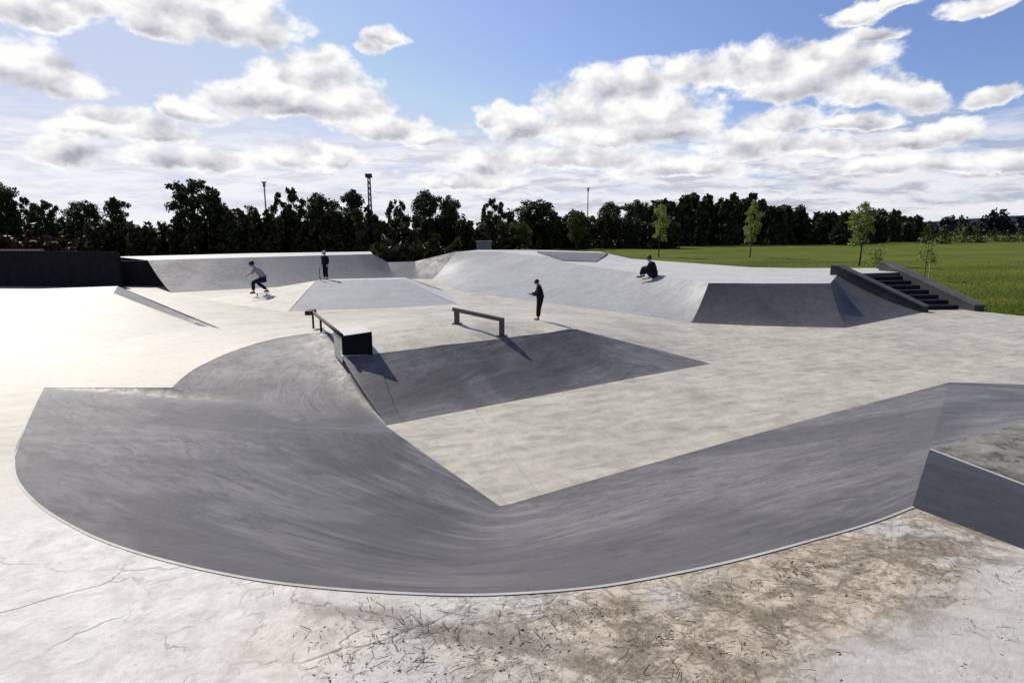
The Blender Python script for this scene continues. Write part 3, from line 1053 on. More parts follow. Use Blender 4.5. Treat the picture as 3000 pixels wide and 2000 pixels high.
def person(loc, rz, scale, J, label, mats, short_sleeves=False, cap=False, bulk=1.0):
    """J: joints in metres for a 1.7 m figure; x forward, y left, z up"""
    v = {k: Vector(p) for k, p in J.items()}
    hd = (v['head'] - v['neck']).normalized()
    fwd = v.get('look', Vector((1, 0, 0)))
    fwd = (fwd - hd * fwd.dot(hd)).normalized()
    c = v['head']
    body = [[('pelvis', v['pelvis'], (.095, .08)), ('waist', v['waist'], (.095, .08)), ('chest', v['chest'], (.13, .09)), ('neck', v['neck'], .055), ('jaw', v['neck'].lerp(c, .55), .07),
             ('head', c, (.082, .098)), ('crown', c + hd * .07, (.065, .08))]]
    for s in ('l', 'r'):
        body.append([('pelvis', v['pelvis'], .09), ('hip' + s, v['hip' + s], .075), ('knee' + s, v['knee' + s], .052), ('ank' + s, v['ank' + s], .038), ('toe' + s, v['toe' + s], .036)])
        body.append([('chest', v['chest'], .12), ('sho' + s, v['sho' + s], .058), ('elb' + s, v['elb' + s], .041), ('wri' + s, v['wri' + s], .027), ('palm' + s, v['palm' + s], (.040, .022))])
    ms = [skin_mesh('person', body)]
    for s in ('l', 'r'):
        d = (v['palm' + s] - v['wri' + s]).normalized()
        side = d.cross(Vector((0, 0, 1)))
        if side.length < 0.2: side = d.cross(Vector((1, 0, 0)))
        side.normalize()
        nrm = side.cross(d)
        curl = -nrm if nrm.z > 0 else nrm
        for i, (o_, ln) in enumerate(((-.030, .070), (-.010, .080), (.010, .076), (.030, .060))):
            b0 = v['palm' + s] + side * o_ * .8 - d * .01
            b1 = b0 + d * (ln * .55) + curl * .008
            b2 = b1 + d * (ln * .4) + curl * .028
            ms.append(skin_mesh('f', [[(0, b0, .011), (1, b1, .009), (2, b2, .0075)]], 1))
        t0 = v['wri' + s].lerp(v['palm' + s], .35) + side * .022
        ms.append(skin_mesh('t', [[(0, t0, .013), (1, t0 + side * .028 + d * .03, .011), (2, t0 + side * .03 + d * .06 + curl * .02, .009)]], 1))
    sd_ = hd.cross(fwd)
    ms.append(skin_mesh('nose', [[(0, c + fwd * .080 + hd * .012, .010), (1, c + fwd * .105 - hd * .018, .013)]], 1))
    for q in (1, -1):
        ms.append(skin_mesh('ear', [[(0, c + sd_ * q * .078 + hd * .012, .012), (1, c + sd_ * q * .088 - hd * .02, .010)]], 1))
    root = link('person', join_meshes('person', ms), mats['skin'])
    root.location = loc
    root.rotation_euler = (0, 0, rz)
    root.scale = (scale,) * 3
    tag(root, label, 'person')
    top = [[('hem', v['pelvis'].lerp(v['waist'], -.35), (.172, .142)), ('waist', v['pelvis'].lerp(v['waist'], .35), (.165, .135)), ('mid', v['waist'], (.155, .125)), ('chest', v['chest'], (.18, .14)), ('neck', v['chest'].lerp(v['neck'], .75), .075)]]
    for s in ('l', 'r'):
        arm = [('chest', v['chest'], .15), ('sho' + s, v['sho' + s], .076), ('elb' + s, v['elb' + s], .06)]
        if not short_sleeves: arm.append(('wri' + s, v['wri' + s].lerp(v['elb' + s], .08), .043))
        top.append(arm)
    def fat(chs, k):
        return [[(a_, p_, tuple(q_ * k for q_ in r_) if isinstance(r_, tuple) else r_ * k) for a_, p_, r_ in ch] for ch in chs]
    link('shirt', skin_mesh('shirt', fat(top, bulk)), mats['top'], root)
    tr_ = [[('pelvis', v['pelvis'], (.165, .135)), ('w', v['pelvis'].lerp(v['waist'], .5), (.15, .125))]]
    for s in ('l', 'r'):
        tr_.append([('pelvis', v['pelvis'], .13), ('hip' + s, v['hip' + s], .112), ('knee' + s, v['knee' + s], .083), ('ank' + s, v['ank' + s].lerp(v['knee' + s], .1), .062)])
    link('trousers', skin_mesh('trousers', fat(tr_, bulk)), mats['trousers'], root)
    for s in ('l', 'r'):
        a_, t_ = v['ank' + s], v['toe' + s]
        dd = (t_ - a_); dd.z = 0
        dd = dd.normalized() if dd.length > 1e-4 else Vector((1, 0, 0))
        hl = Vector((a_.x, a_.y, min(a_.z, t_.z))) - dd * .05
        link('shoe', skin_mesh('shoe', [[(0, a_, .048), (1, hl, (.042, .036)), (2, t_ - dd * .06, (.046, .036)), (3, t_ + dd * .03, (.040, .028))]], 2), mats['shoes'], root)
    hair = [[(0, c + hd * .03 - fwd * .02, (.094, .108)), (1, c + hd * .085 - fwd * .01, (.075, .085)), (2, c + hd * .105, (.03, .03))], [(0, c, .09), (3, c - fwd * .055 - hd * .05, (.075, .05))]]
    bm = bmesh.new()
    fr = Matrix((fwd, sd_, hd)).transposed().to_4x4()
    bmesh.ops.create_uvsphere(bm, u_segments=20, v_segments=14, radius=1.0, matrix=Matrix.Translation(c + hd * .028 - fwd * .030) @ fr @ Matrix.Diagonal((.104, .094, .102, 1)))
    for v_ in bm.verts:
        v_.co += Vector((random.uniform(-1, 1), random.uniform(-1, 1), random.uniform(-1, 1))) * .004
    link('hair', bm_mesh('hair', bm, True), mats['hair'], root)
    if cap:
        link('cap', skin_mesh('cap', [[(0, c + hd * .06, (.098, .112)), (1, c + hd * .12, (.07, .08))], [(0, c + hd * .06, .1), (2, c + fwd * .12 + hd * .055, (.07, .012)), (3, c + fwd * .19 + hd * .045, (.06, .010))]]), M['pale_metal'], root)
    # eyes, mouth and brows
    for q in (1, -1):
        bm = bmesh.new()
        bmesh.ops.create_uvsphere(bm, u_segments=8, v_segments=6, radius=.011, matrix=Matrix.Translation(c + fwd * .088 + sd_ * q * .032 + hd * .022))
        link('eye', bm_mesh('eye', bm, True), M['hair'], root)
    bm = bmesh.new()
    bm_tube(bm, c + fwd * .084 - hd * .048 + sd_ * .022, c + fwd * .084 - hd * .048 - sd_ * .022, .007, .007, 6)
    link('mouth', bm_mesh('mouth', bm, True), M['shoe_tan'], root)
    return root


def skateboard(loc, rz, tilt, label, pitch=0.0):
    root = empty('skateboard', loc, rz)
    root.rotation_euler = (tilt, pitch, rz)
    tag(root, label, 'skateboard')
    vs, fs = [], []
    N = 12
    for i in range(N + 1):
        x = -0.4 + 0.8 * i / N
        w = 0.1 * math.sqrt(max(0.05, 1 - (abs(x) / 0.415) ** 6))
        z = 0.095 + max(0, abs(x) - 0.27) * 0.38
        for y in (-w, w):
            vs += [(x, y, z), (x, y, z + 0.012)]
    for i in range(N):
        a = i * 4
        b = a + 4
        fs += [(a, b, b + 2, a + 2), (a + 1, a + 3, b + 3, b + 1), (a, a + 1, b + 1, b), (a + 2, b + 2, b + 3, a + 3)]
    fs += [(0, 2, 3, 1), (N * 4, N * 4 + 1, N * 4 + 3, N * 4 + 2)]
    link('deck', mesh('deck', vs, fs), M['deck_ply'], root)
    for x in (-.21, .21):
        bm = bmesh.new()
        bm_box(bm, (x - .03, -.02, .05), (x + .03, .02, .094))
        bm_tube(bm, (x, -.075, .045), (x, .075, .045), .012, .012, 8)
        tr_ = link('truck', bm_mesh('truck', bm), M['steel'], root)
        for y in (-.085, .085):
            bm = bmesh.new()
            bm_tube(bm, (x, y - .017, .028), (x, y + .017, .028), .028, .028, 12)
            link('wheel', bm_mesh('wheel', bm), M['wheel'], tr_)
    return root


stand = dict(pelvis=(0, 0, .93), waist=(.01, 0, 1.08), chest=(-.01, 0, 1.28), neck=(.0, 0, 1.46), head=(.055, 0, 1.575), look=(1, 0, -.25),
             hipl=(0, .09, .88), hipr=(0, -.09, .88), kneel=(.03, .085, .48), kneer=(.0, -.085, .48), ankl=(-.03, .075, .09), ankr=(.03, -.08, .09),
             toel=(.11, .09, .04), toer=(.17, -.09, .04),
             shol=(-.02, .175, 1.38), shor=(-.02, -.175, 1.38), elbl=(.0, .225, 1.11), elbr=(.02, -.215, 1.12),
             wril=(.20, .17, 1.03), wrir=(.255, -.15, 1.07), palml=(.275, .14, 1.035), palmr=(.335, -.125, 1.09))
A_ = dict(stand)
A_.update(pelvis=(-.06, 0, .92), waist=(-.05, 0, 1.07), chest=(-.03, 0, 1.27), neck=(.035, 0, 1.44), head=(.10, 0, 1.545), hipl=(-.05, .09, .87), hipr=(-.05, -.09, .87),
          kneel=(.01, .08, .48), kneer=(-.01, -.08, .48), ankl=(.02, .07, .09), ankr=(.04, -.07, .09), toel=(.15, .08, .04), toer=(.17, -.08, .04),
          elbl=(.05, .22, 1.10), elbr=(.09, -.21, 1.09), wril=(.27, .12, 1.04), wrir=(.33, -.12, 1.06), palml=(.34, .08, 1.06), palmr=(.41, -.09, 1.09))
gA = GP(1578, 938)
hA = 120 / FPX * gA.y / 1.66 * 1.0
person(gA, R(182), hA, A_, 'person in dark clothes standing behind the bowl rim with forearms held out in front',
       dict(skin=M['skin'], top=M['cloth_black'], trousers=M['cloth_black'], shoes=M['shoe_tan'], hair=M['hair']), bulk=1.3)

crouch = dict(pelvis=(-.12, 0, .60), waist=(-.02, 0, .73), chest=(.14, 0, .90), neck=(.24, 0, 1.03), head=(.30, 0, 1.12), look=(1, 0, -.2),
              hipl=(-.12, .10, .56), hipr=(-.12, -.10, .56), kneel=(.30, .17, .46), kneer=(.16, -.20, .44), ankl=(.30, .20, .10), ankr=(-.22, -.20, .10), toel=(.42, .22, .05), toer=(-.10, -.24, .05),
              shol=(.13, .19, .97), shor=(.13, -.19, .97), elbl=(.36, .30, .80), elbr=(.02, -.38, .78), wril=(.55, .26, .72), wrir=(.0, -.55, .64), palml=(.63, .24, .70), palmr=(.0, -.63, .62))
def ray_hit(px, py):
    """point seen at a photo pixel on whatever is already built"""
    dg = bpy.context.evaluated_depsgraph_get()
    d = ray(px, py).normalized()
    hit, p, *_ = scene.ray_cast(dg, cam.location, d)
    return p if hit else GP(px, py)


gB = ray_hit(768, 866)
hB = 96 / FPX * gB.y / 1.2
person(gB + Vector((0, 0, .085 * hB)), R(205), hB * .95, crouch, 'crouching skater in a pale top and dark trousers left of the funbox',
       dict(skin=M['skin'], top=M['cloth_pale'], trousers=M['cloth_navy'], shoes=M['shoe_dark'], hair=M['hair']), True)
skateboard(gB + Vector((0, 0, 0.0)), R(205), 0, 'skateboard under the crouching skater in the pale top')

C_ = dict(stand)
C_.update(chest=(.0, 0, 1.28), elbl=(-.05, .20, 1.10), elbr=(-.04, -.20, 1.10), wril=(.06, .20, .90), wrir=(.08, -.2, .90), palml=(.1, .2, .82), palmr=(.12, -.2, .82), ankl=(-.05, .07, .09), ankr=(.05, -.07, .09), toel=(.09, .09, .04), toer=(.19, -.09, .04))
gC = ray_hit(955, 819)
hC = 80 / FPX * gC.y / 1.68
person(gC, R(250), hC, C_, 'skater in all dark clothes standing on the funbox ridge',
       dict(skin=M['skin'], top=M['cloth_black'], trousers=M['cloth_black'], shoes=M['shoe_dark'], hair=M['hair']), cap=True, bulk=1.15)
gD = ray_hit(932, 822)
skateboard(gD + Vector((0, 0, .40)), R(100), R(90), 'skateboard standing on end beside the skater on the funbox ridge', R(80))

sit = dict(pelvis=(0, 0, .10), waist=(.02, 0, .25), chest=(.10, 0, .44), neck=(.16, 0, .61), head=(.22, 0, .72), look=(1, 0, -.3),
           hipl=(.03, .10, .10), hipr=(.03, -.10, .10), kneel=(.36, .20, .40), kneer=(.36, -.20, .40), ankl=(.46, .17, .05), ankr=(.46, -.17, .05), toel=(.60, .20, .02), toer=(.60, -.20, .02),
           shol=(.09, .18, .52), shor=(.09, -.18, .52), elbl=(.20, .27, .32), elbr=(.20, -.27, .32), wril=(.38, .12, .40), wrir=(.38, -.12, .40), palml=(.42, .05, .41), palmr=(.42, -.05, .41))
gS = ray_hit(1915, 813)
hS = 64 / FPX * gS.y / .84
person(gS, R(150), hS, sit, 'person in black clothes sitting hunched on the platform edge with knees drawn up',
       dict(skin=M['skin'], top=M['cloth_black'], trousers=M['cloth_navy'], shoes=M['shoe_dark'], hair=M['hair']), bulk=1.25)

# ------------------------------------------------------------------ trees
def leaves(centers, n, size, name, flat=1.0, rs=None):
    """many small leaf-spray faces scattered through a set of ellipsoid clumps"""
    rs = rs or rng
    cs = np.array([c[0] for c in centers], float)
    rr = np.array([c[1] for c in centers], float)
    if rr.ndim == 1: rr = np.stack([rr, rr, rr * 0.8], 1)
    w = (rr[:, 0] * rr[:, 1] * rr[:, 2]) ** (2 / 3)
    w /= w.sum()
    idx = rs.choice(len(cs), n, p=w)
    u = rs.normal(size=(n, 3))
    u /= np.linalg.norm(u, axis=1, keepdims=True)
    rad = rs.random(n) ** 0.45 * (0.8 + 0.4 * rs.random(n))
    p = cs[idx] + u * rr[idx] * rad[:, None]
    a = rs.normal(size=(n, 3)); a /= np.linalg.norm(a, axis=1, keepdims=True)
    b = np.cross(a, rs.normal(size=(n, 3))); b /= np.linalg.norm(b, axis=1, keepdims=True)
    s = size * (0.5 + rs.random(n))[:, None]
    A, B = a * s, b * s * 0.6
    q = np.stack([p - A, p - A * .2 + B, p + A, p - A * .1 - B], 1).reshape(-1, 3)
    me = bpy.data.meshes.new(name)
    me.vertices.add(n * 4)
    me.vertices.foreach_set('co', q.ravel())
    me.loops.add(n * 4)
    me.loops.foreach_set('vertex_index', np.arange(n * 4))
    me.polygons.add(n)
    me.polygons.foreach_set('loop_start', np.arange(n) * 4)
    me.polygons.foreach_set('loop_total', np.full(n, 4))
    me.update()
    return me


def tree_meshes(seed, style):
    """a 10 m tree: (trunk mesh, crown mesh)"""
    r = random.Random(seed)
    g = np.random.default_rng(seed)
    bm = bmesh.new()
    cl = []
    if style == 'open':
        nb, spread, z0, z1, cr = 19, 3.7, 4.2, 9.2, (0.6, 1.15)
    elif style == 'round':
        nb, spread, z0, z1, cr = 20, 2.7, 3.4, 8.8, (1.0, 1.7)
    elif style == 'tall':
        nb, spread, z0, z1, cr = 15, 1.5, 3.4, 9.2, (0.7, 1.25)
    else:
        nb, spread, z0, z1, cr = 11, 1.5, 3.0, 9.0, (0.6, 1.1)
    fork = Vector((r.uniform(-.2, .2), r.uniform(-.2, .2), 2.6 if style != 'young' else 3.0))
    tr = 0.26 if style != 'young' else 0.10
    bm_tube(bm, (0, 0, -0.3), fork, tr * 1.25, tr, 9)
    for k in range(nb):
        a = 2 * math.pi * (k * 0.381966 * 1.0 + r.random() * .12)
        h = z0 + (z1 - z0) * (k + r.random()) / nb
        f = math.sin(math.pi * min(1, max(0.12, (h - z0 + 1.0) / (z1 - z0 + 1.8)))) ** 0.6
        rad = spread * f * r.uniform(.45, 1.05)
        c = Vector((math.cos(a) * rad, math.sin(a) * rad, h))
        s = r.uniform(*cr)
        cl.append((tuple(c), (s, s * r.uniform(.8, 1.1), s * r.uniform(.6, .9))))
        for _ in range(2):
            cc = c + Vector((r.uniform(-1, 1), r.uniform(-1, 1), r.uniform(-.5, .7))) * s * 1.1
            s2 = s * r.uniform(.35, .6)
            cl.append((tuple(cc), (s2, s2, s2 * .8)))
        mid = fork.lerp(c, .5) + Vector((0, 0, .35))
        lr = tr * r.uniform(.28, .45)
        bm_tube(bm, fork - Vector((0, 0, .3)), mid, lr * 1.2, lr * .7, 6, False)
        bm_tube(bm, mid, c, lr * .7, lr * .25, 5, False)
    cl.append(((fork.x, fork.y, z1 + .3), (cr[0], cr[0], cr[0] * .8)))
    if style in ('open', 'round', 'tall'):
        bm_tube(bm, fork, (fork.x * .3, 0, z1), tr * .8, tr * .15, 7)
    n = {'open': 6200, 'round': 8200, 'tall': 5200, 'young': 2200}[style]
    return bm_mesh('trunk', bm, True), leaves(cl, n, 0.175 if style != 'young' else .15, 'crown', rs=g)


TM = {('open', 0): tree_meshes(11, 'open'), ('open', 1): tree_meshes(12, 'open'), ('round', 0): tree_meshes(21, 'round'), ('round', 1): tree_meshes(22, 'round'),
      ('tall', 0): tree_meshes(31, 'tall'), ('tall', 1): tree_meshes(32, 'tall'), ('young', 0): tree_meshes(41, 'young'), ('young', 1): tree_meshes(42, 'young')}
WID = {'open': 9.0, 'round': 7.6, 'tall': 4.8, 'young': 4.6}
cache = {}


def tree(style, var, px, top, w, Y, label, leaf='leaf_dark', rz=0.0, group='trees along the back of the park', name='tree'):
    base = D(px, 700, Y)
    zt_ = D(px, top, Y).z
    root = empty(name, (base.x, Y, -0.06), rz)
    sz = (zt_ + .06) / 9.7
    sx = w / FPX * Y / WID[style]
    root.scale = (sx, sx, sz)
    tag(root, label, 'tree', group)
    t, c = TM[(style, var)]
    key = (style, var, leaf)
    if key not in cache:
        cm = c.copy()
        cm.materials.clear(); cm.materials.append(M[leaf])
        tm = t.copy(); tm.materials.clear(); tm.materials.append(M['bark'])
        cache[key] = (tm, cm)
    tm, cm = cache[key]
    link('trunk', tm, None, root)
    link('crown', cm, None, root)
    return root


tree('round', 0, 15, 535, 130, 88, 'tall dark tree cut by the left edge of the photo', rz=.4)
tree('open', 1, 80, 582, 90, 90, 'dark thin tree beside the one cut by the left edge', rz=1.4)
tree('open', 0, 140, 590, 100, 86, 'dark tree with a gap of sky under its leaning crown at the far left', rz=2.4)
tree('round', 1, 258, 588, 110, 92, 'round dark tree above the black boarded wall', rz=.9)
tree('tall', 0, 350, 582, 75, 94, 'narrow dark tree standing right of the round one above the boarded wall', rz=.2)
tree('open', 0, 575, 530, 190, 86, 'largest dark spreading tree with see-through crown left of the thin pole', rz=.0)
tree('tall', 1, 640, 560, 70, 90, 'dark slim tree pressed against the right side of the largest tree', rz=1.9)
tree('tall', 0, 692, 615, 60, 92, 'short narrow dark tree between the largest tree and the thin pole', rz=1.2)
tree('tall', 1, 745, 606, 48, 95, 'slim dark tree just left of the thin pole', rz=.7)
tree('open', 1, 852, 555, 105, 90, 'dark airy tree just right of the thin pole', rz=.3)
tree('round', 0, 945, 568, 115, 92, 'bushy dark tree midway between the thin pole and the thick mast', rz=1.5)
tree('tall', 0, 1036, 560, 80, 90, 'upright dark tree directly left of the thick mast', rz=2.5)
tree('open', 0, 1162, 588, 75, 95, 'small dark tree with bare gaps right of the thick mast', rz=.8)
tree('round', 1, 1250, 556, 105, 92, 'high pointed dark tree right of the thick mast with the tallest crown there', rz=2.1)
tree('round', 0, 1318, 575, 85, 95, 'dark tree joined to the right flank of the high pointed one', rz=.1)
tree('open', 1, 1448, 585, 85, 100, 'lone dark tree with a round crown above the pale cabinet', rz=2.7)
tree('round', 1, 1575, 585, 145, 110, 'broad dome-shaped dark tree behind the grind rail', rz=.6)
tree('round', 0, 1690, 618, 60, 95, 'olive green young tree left of the thin far mast base', 'leaf_mid', rz=1.1)
tree('round', 1, 1785, 590, 90, 125, 'dark tree right of the far slim mast', rz=1.8)
tree('round', 0, 1860, 588, 100, 125, 'dark tree left of the bright yellow-green sapling', rz=2.9)
tree('round', 1, 1520, 652, 90, 88, 'low olive green bushy tree in front of the dome-shaped one', 'leaf_mid', rz=.2)
tree('young', 0, 1932, 598, 62, 80, 'bright yellow-green young tree standing out against the dark wood', 'leaf_young', .3, 'young trees on the grass')
tree('young', 1, 2200, 585, 66, 80, 'thin pale young tree in front of the middle of the dark wood', 'leaf_young', 1.3, 'young trees on the grass')
tree('young', 0, 2525, 592, 92, 62, 'largest pale young tree with a round crown above the slanted ledges', 'leaf_young', 2.2, 'young trees on the grass')


def far_mass(name, spans, n, size, mat, label, seed):
    g = np.random.default_rng(seed)
    cl = []
    for (px0, px1, top0, top1, Y, dep) in spans:
        k = max(2, int((px1 - px0) / 17))
        for i in range(k):
            f = (i + g.random()) / k
            px = px0 + (px1 - px0) * f
            y = Y + g.random() * dep
            zt_ = D(px, top0 + (top1 - top0) * f + g.normal() * 10, y).z
            x = D(px, 700, y).x
            wdt = 22 / FPX * y
            for h in np.arange(0.3, zt_, wdt * .8):
                cr = 1.0 - 0.45 * (h / zt_) ** 2
                cl.append(((x + g.normal() * .4, y, h), (wdt * cr, wdt * cr, wdt * .8)))
    return tag(link(name, leaves(cl, n, size, name, rs=g), M[mat]), label, kind='stuff')


far_mass('forest', [(1900, 2000, 600, 590, 132, 14), (1990, 2130, 586, 590, 132, 16), (2130, 2320, 592, 610, 135, 16), (2320, 2480, 618, 636, 140, 14), (2470, 2580, 638, 640, 150, 14), (2560, 2720, 636, 660, 170, 16)], 66000, .55, 'leaf_dark',
         'dark dense wood on the far side of the grass', 3)
far_mass('undergrowth', [(-300, 420, 668, 660, 84, 8), (400, 540, 668, 660, 84, 6), (540, 1000, 636, 624, 84, 8), (1000, 1500, 636, 650, 86, 8), (1490, 1980, 640, 640, 112, 8), (1085, 1345, 716, 722, 56, 3)], 70000, .36, 'bush_olive',  # last span added as dark fill for the shaded gap in the far bank
         'dark undergrowth along the foot of the trees', 4)
far_mass('far_shrubs', [(2690, 2790, 675, 680, 150, 6), (2800, 2900, 678, 682, 160, 6), (2900, 3100, 682, 684, 170, 6)], 3500, .3, 'leaf_mid', 'pale shrubs at the far end of the grass', 5)
far_mass('far_wood', [(2600, 2900, 655, 660, 330, 30), (2850, 3400, 652, 650, 340, 30)], 22000, 1.0, 'hill', 'thin dark line of far woods on the horizon at the right', 6)

far_mass('copper_hedge', [(-300, 225, 692, 700, 50, 3)], 9000, .22, 'leaf_copper', 'dark reddish hedge behind the black boarded wall', 9)

# wooded far hill
vs, fs = [], []
N = 60
for i in range(N + 1):
    f = i / N
    x = 520 + 1100 * f
    h = (1 - (2 * max(0, .32 - f) / .64) ** 2) * 24 + math.sin(f * 31) * .9 + random.random() * 1.2
    vs += [(x, 900, -1), (x, 960, max(1, h)), (x, 1150, -1)]
for i in range(N):
    a = 3 * i
    fs += [(a, a + 3, a + 4, a + 1), (a + 1, a + 4, a + 5, a + 2)]
tag(link('hill', mesh('hill', vs, fs), M['hill']), 'dark wooded hill at the right end of the horizon', kind='structure')


# saplings with stakes on the grass
def sapling(px, top, base_z, Y, label, seed):
    r = np.random.default_rng(seed)
    b = D(px, 700, Y)
    root = empty('sapling', (b.x, Y, -0.06))
    tag(root, label, 'sapling', 'staked saplings on the grass')
    h = D(px, top, Y).z
    bm = bmesh.new()
    bm_tube(bm, (0, 0, -.1), (0.03, 0, h * .95), .03, .012, 7)
    for k in range(6):
        z = h * (.45 + .08 * k)
        a = k * 2.4
        bm_tube(bm, (0, 0, z), (math.cos(a) * .4, math.sin(a) * .4, z + .35), .012, .005, 5)
    link('trunk', bm_mesh('trunk', bm), M['bark'], root)
    cl = [((math.cos(k * 2.4) * .35, math.sin(k * 2.4) * .35, h * (.5 + .08 * k)), (.4, .4, .35)) for k in range(6)]
    link('crown', leaves(cl, 260, .09, 'crown', rs=r), M['leaf_young'], root)
    bm = bmesh.new()
    bm_tube(bm, (.25, -.1, -.1), (.25, -.1, h * .62), .045, .04, 7)
    link('stake', bm_mesh('stake', bm), M['stake'], root)


sapling(2568, 712, 0, 40, 'small staked sapling on the grass between the tops of the two slanted ledges', 51)
sapling(2722, 700, 0, 44, 'small staked sapling on the grass right of the slanted ledges', 52)


# masts
def mast(px, top, Y, r0, r1, lattice, label, mat):
    b = D(px, 700, Y)
    h = D(px, top, Y).z
    root = empty('light_mast', (b.x, Y, -0.06))
    tag(root, label, 'mast', 'masts above the trees')
    bm = bmesh.new()
    if lattice:
        for sx in (-1, 1):
            for sy in (-1, 1):
                bm_tube(bm, (sx * r0, sy * r0, 0), (sx * r1, sy * r1, h), .07, .05, 6)
        nb = 14
        for i in range(nb):
            a, c = i / nb, (i + 1) / nb
            ra, rc = r0 + (r1 - r0) * a, r0 + (r1 - r0) * c
            for sy in (-1, 1):
                bm_tube(bm, (-ra, sy * ra, h * a), (rc, sy * rc, h * c), .035, .035, 5)
                bm_tube(bm, (ra, sy * ra, h * a), (-rc, sy * rc, h * c), .035, .035, 5)
            bm_tube(bm, (-rc, -rc, h * c), (rc, -rc, h * c), .035, .035, 5)
    else:
        bm_tube(bm, (0, 0, 0), (0, 0, h), r0, r1, 9)
    link('pole', bm_mesh('pole', bm), mat, root)
    bm = bmesh.new()
    if lattice:
        bm_box(bm, (-.5, -.3, h - .5), (.5, .3, h - .3))
        for k in (-.36, 0, .36):
            bm_box(bm, (k - .13, -.42, h - .3), (k + .13, .1, h + .1))
    else:
        bm_box(bm, (-.16, -.16, h - .75), (.16, .16, h))
        bm_box(bm, (-.34, -.22, h - .1), (.34, .22, h + .05))
    link('lamp_head', bm_mesh('lamp_head', bm, bevel=.02, seg=1), mat, root)


mast(785, 532, 96, .15, .09, False, 'thin pale pole rising above a gap in the trees left of centre', M['mast'])
mast(1088, 510, 98, .28, .17, True, 'thick lattice mast rising above the trees with a wide head', M['mast_dark'])
mast(1720, 550, 130, .14, .09, False, 'slim far mast above the dark trees at the middle of the photo', M['mast'])

# pale cabinet below the trees
b = D(1418, 724, 60)
M['cab'] = simple('cabinet_metal', (0.16, 0.165, 0.17), 0.6, 0.15, 3.0, 0.3)
cab = empty('cabinet', (b.x, 60, 0))
zc0, zc1 = D(1418, 728, 60).z, D(1418, 708, 60).z
tag(cab, 'pale grey metal cabinet at the foot of the dark trees beyond the park', 'cabinet')
bm = bmesh.new(); bm_box(bm, (-.7, -.35, -.1), (.7, .35, zc1)); link('body', bm_mesh('body', bm, bevel=.03), M['cab'], cab)
for s in (-1, 1):
    bm = bmesh.new(); bm_box(bm, (s * .36 - .33, -.385, .1), (s * .36 + .33, -.353, zc1 - .1)); dr = link('door', bm_mesh('door', bm, bevel=.008, seg=1), M['cab'], cab)
    bm = bmesh.new(); bm_box(bm, (s * .08 - .015, -.41, zc1 * .5), (s * .08 + .015, -.388, zc1 * .5 + .15)); link('handle', bm_mesh('handle', bm), M['dark_steel'], dr)
bm = bmesh.new(); bm_box(bm, (-.8, -.41, zc1 + .003), (.8, .4, zc1 + .06)); link('roof', bm_mesh('roof', bm, bevel=.015), M['mast'], cab)


# ------------------------------------------------------------------ grass blades along the pavement, weeds and litter on the deck
def blades(name, pts, hmin, hmax, wid, lean, mat, label, per=1, up=None):
    g = np.random.default_rng(len(pts))
    pts = np.repeat(np.asarray(pts, float), per, axis=0)
    n = len(pts)
    a = g.random(n) * 2 * np.pi
    h = hmin + (hmax - hmin) * g.random(n) ** 1.5
    ln = (g.random(n) * lean + .05) * h
    w = wid * (0.6 + .8 * g.random(n))
    side = np.stack([np.cos(a), np.sin(a), np.zeros(n)], 1)
    fw = np.stack([-np.sin(a), np.cos(a), np.zeros(n)], 1)
    z = np.array([0, 0, 1.0])
    b0, b1 = pts - side * w[:, None], pts + side * w[:, None]
    m0 = pts + fw * (ln * .35)[:, None] + z * (h * .6)[:, None]
    tp_ = pts + fw * ln[:, None] + z * (h * (1 - .25 * lean))[:, None]
    q = np.stack([b0, b1, m0 + side * (w * .7)[:, None], tp_, m0 - side * (w * .7)[:, None]], 1).reshape(-1, 3)
    me = bpy.data.meshes.new(name)
    me.vertices.add(n * 5); me.vertices.foreach_set('co', q.ravel())
    me.loops.add(n * 5); me.loops.foreach_set('vertex_index', np.arange(n * 5))
    me.polygons.add(n); me.polygons.foreach_set('loop_start', np.arange(n) * 5); me.polygons.foreach_set('loop_total', np.full(n, 5))
    me.update()
    return tag(link(name, me, M[mat]), label, kind='stuff')


gp = []
while len(gp) < 60000:
    y = 26 + 44 * rng.random() ** 1.7
    x = rng.uniform(4, .92 * y)
    gp.append((x, y, -0.06))
gp = np.array(gp)
gp = gp[~inside([Vector(v) for v in outer], gp[:, 0], gp[:, 1])]
pl_poly = [Vector((p.x, p.y, 0)) for p in deckpts]
gp = gp[~inside(pl_poly, gp[:, 0], gp[:, 1])]
blades('grass', gp, .03, .10, .014, 1.2, 'blade', 'grass growing beside the platform and the pavement')

tuft = []
for _ in range(110):
    px, py = rng.uniform(900, 3050), rng.uniform(1560, 2010)
    lim = np.interp(px, [900, 1250, 1500, 1900, 2400, 2670, 3000], [1730, 1745, 1745, 1705, 1590, 1510, 1630])
    py = lim + 30 + (2020 - lim) * rng.random() ** 1.5
    if px > 2300 and py > 1800 and rng.random() < .7: continue
    c = GP(px, py)
    k = int(rng.integers(6, 22))
    s = rng.uniform(.03, .10)
    for _ in range(k):
        x, y = c.x + rng.normal() * s, c.y + rng.normal() * s * .6
        tuft.append((x, y, G(x, y) - .004))
tuft = [p for p in tuft if not inside(slit, np.array([p[0]]), np.array([p[1]]))[0]]
blades('weeds', tuft, .004, .014, .0010, 2.2, 'weed', 'dry brown weeds on the sandy deck in front', per=2)
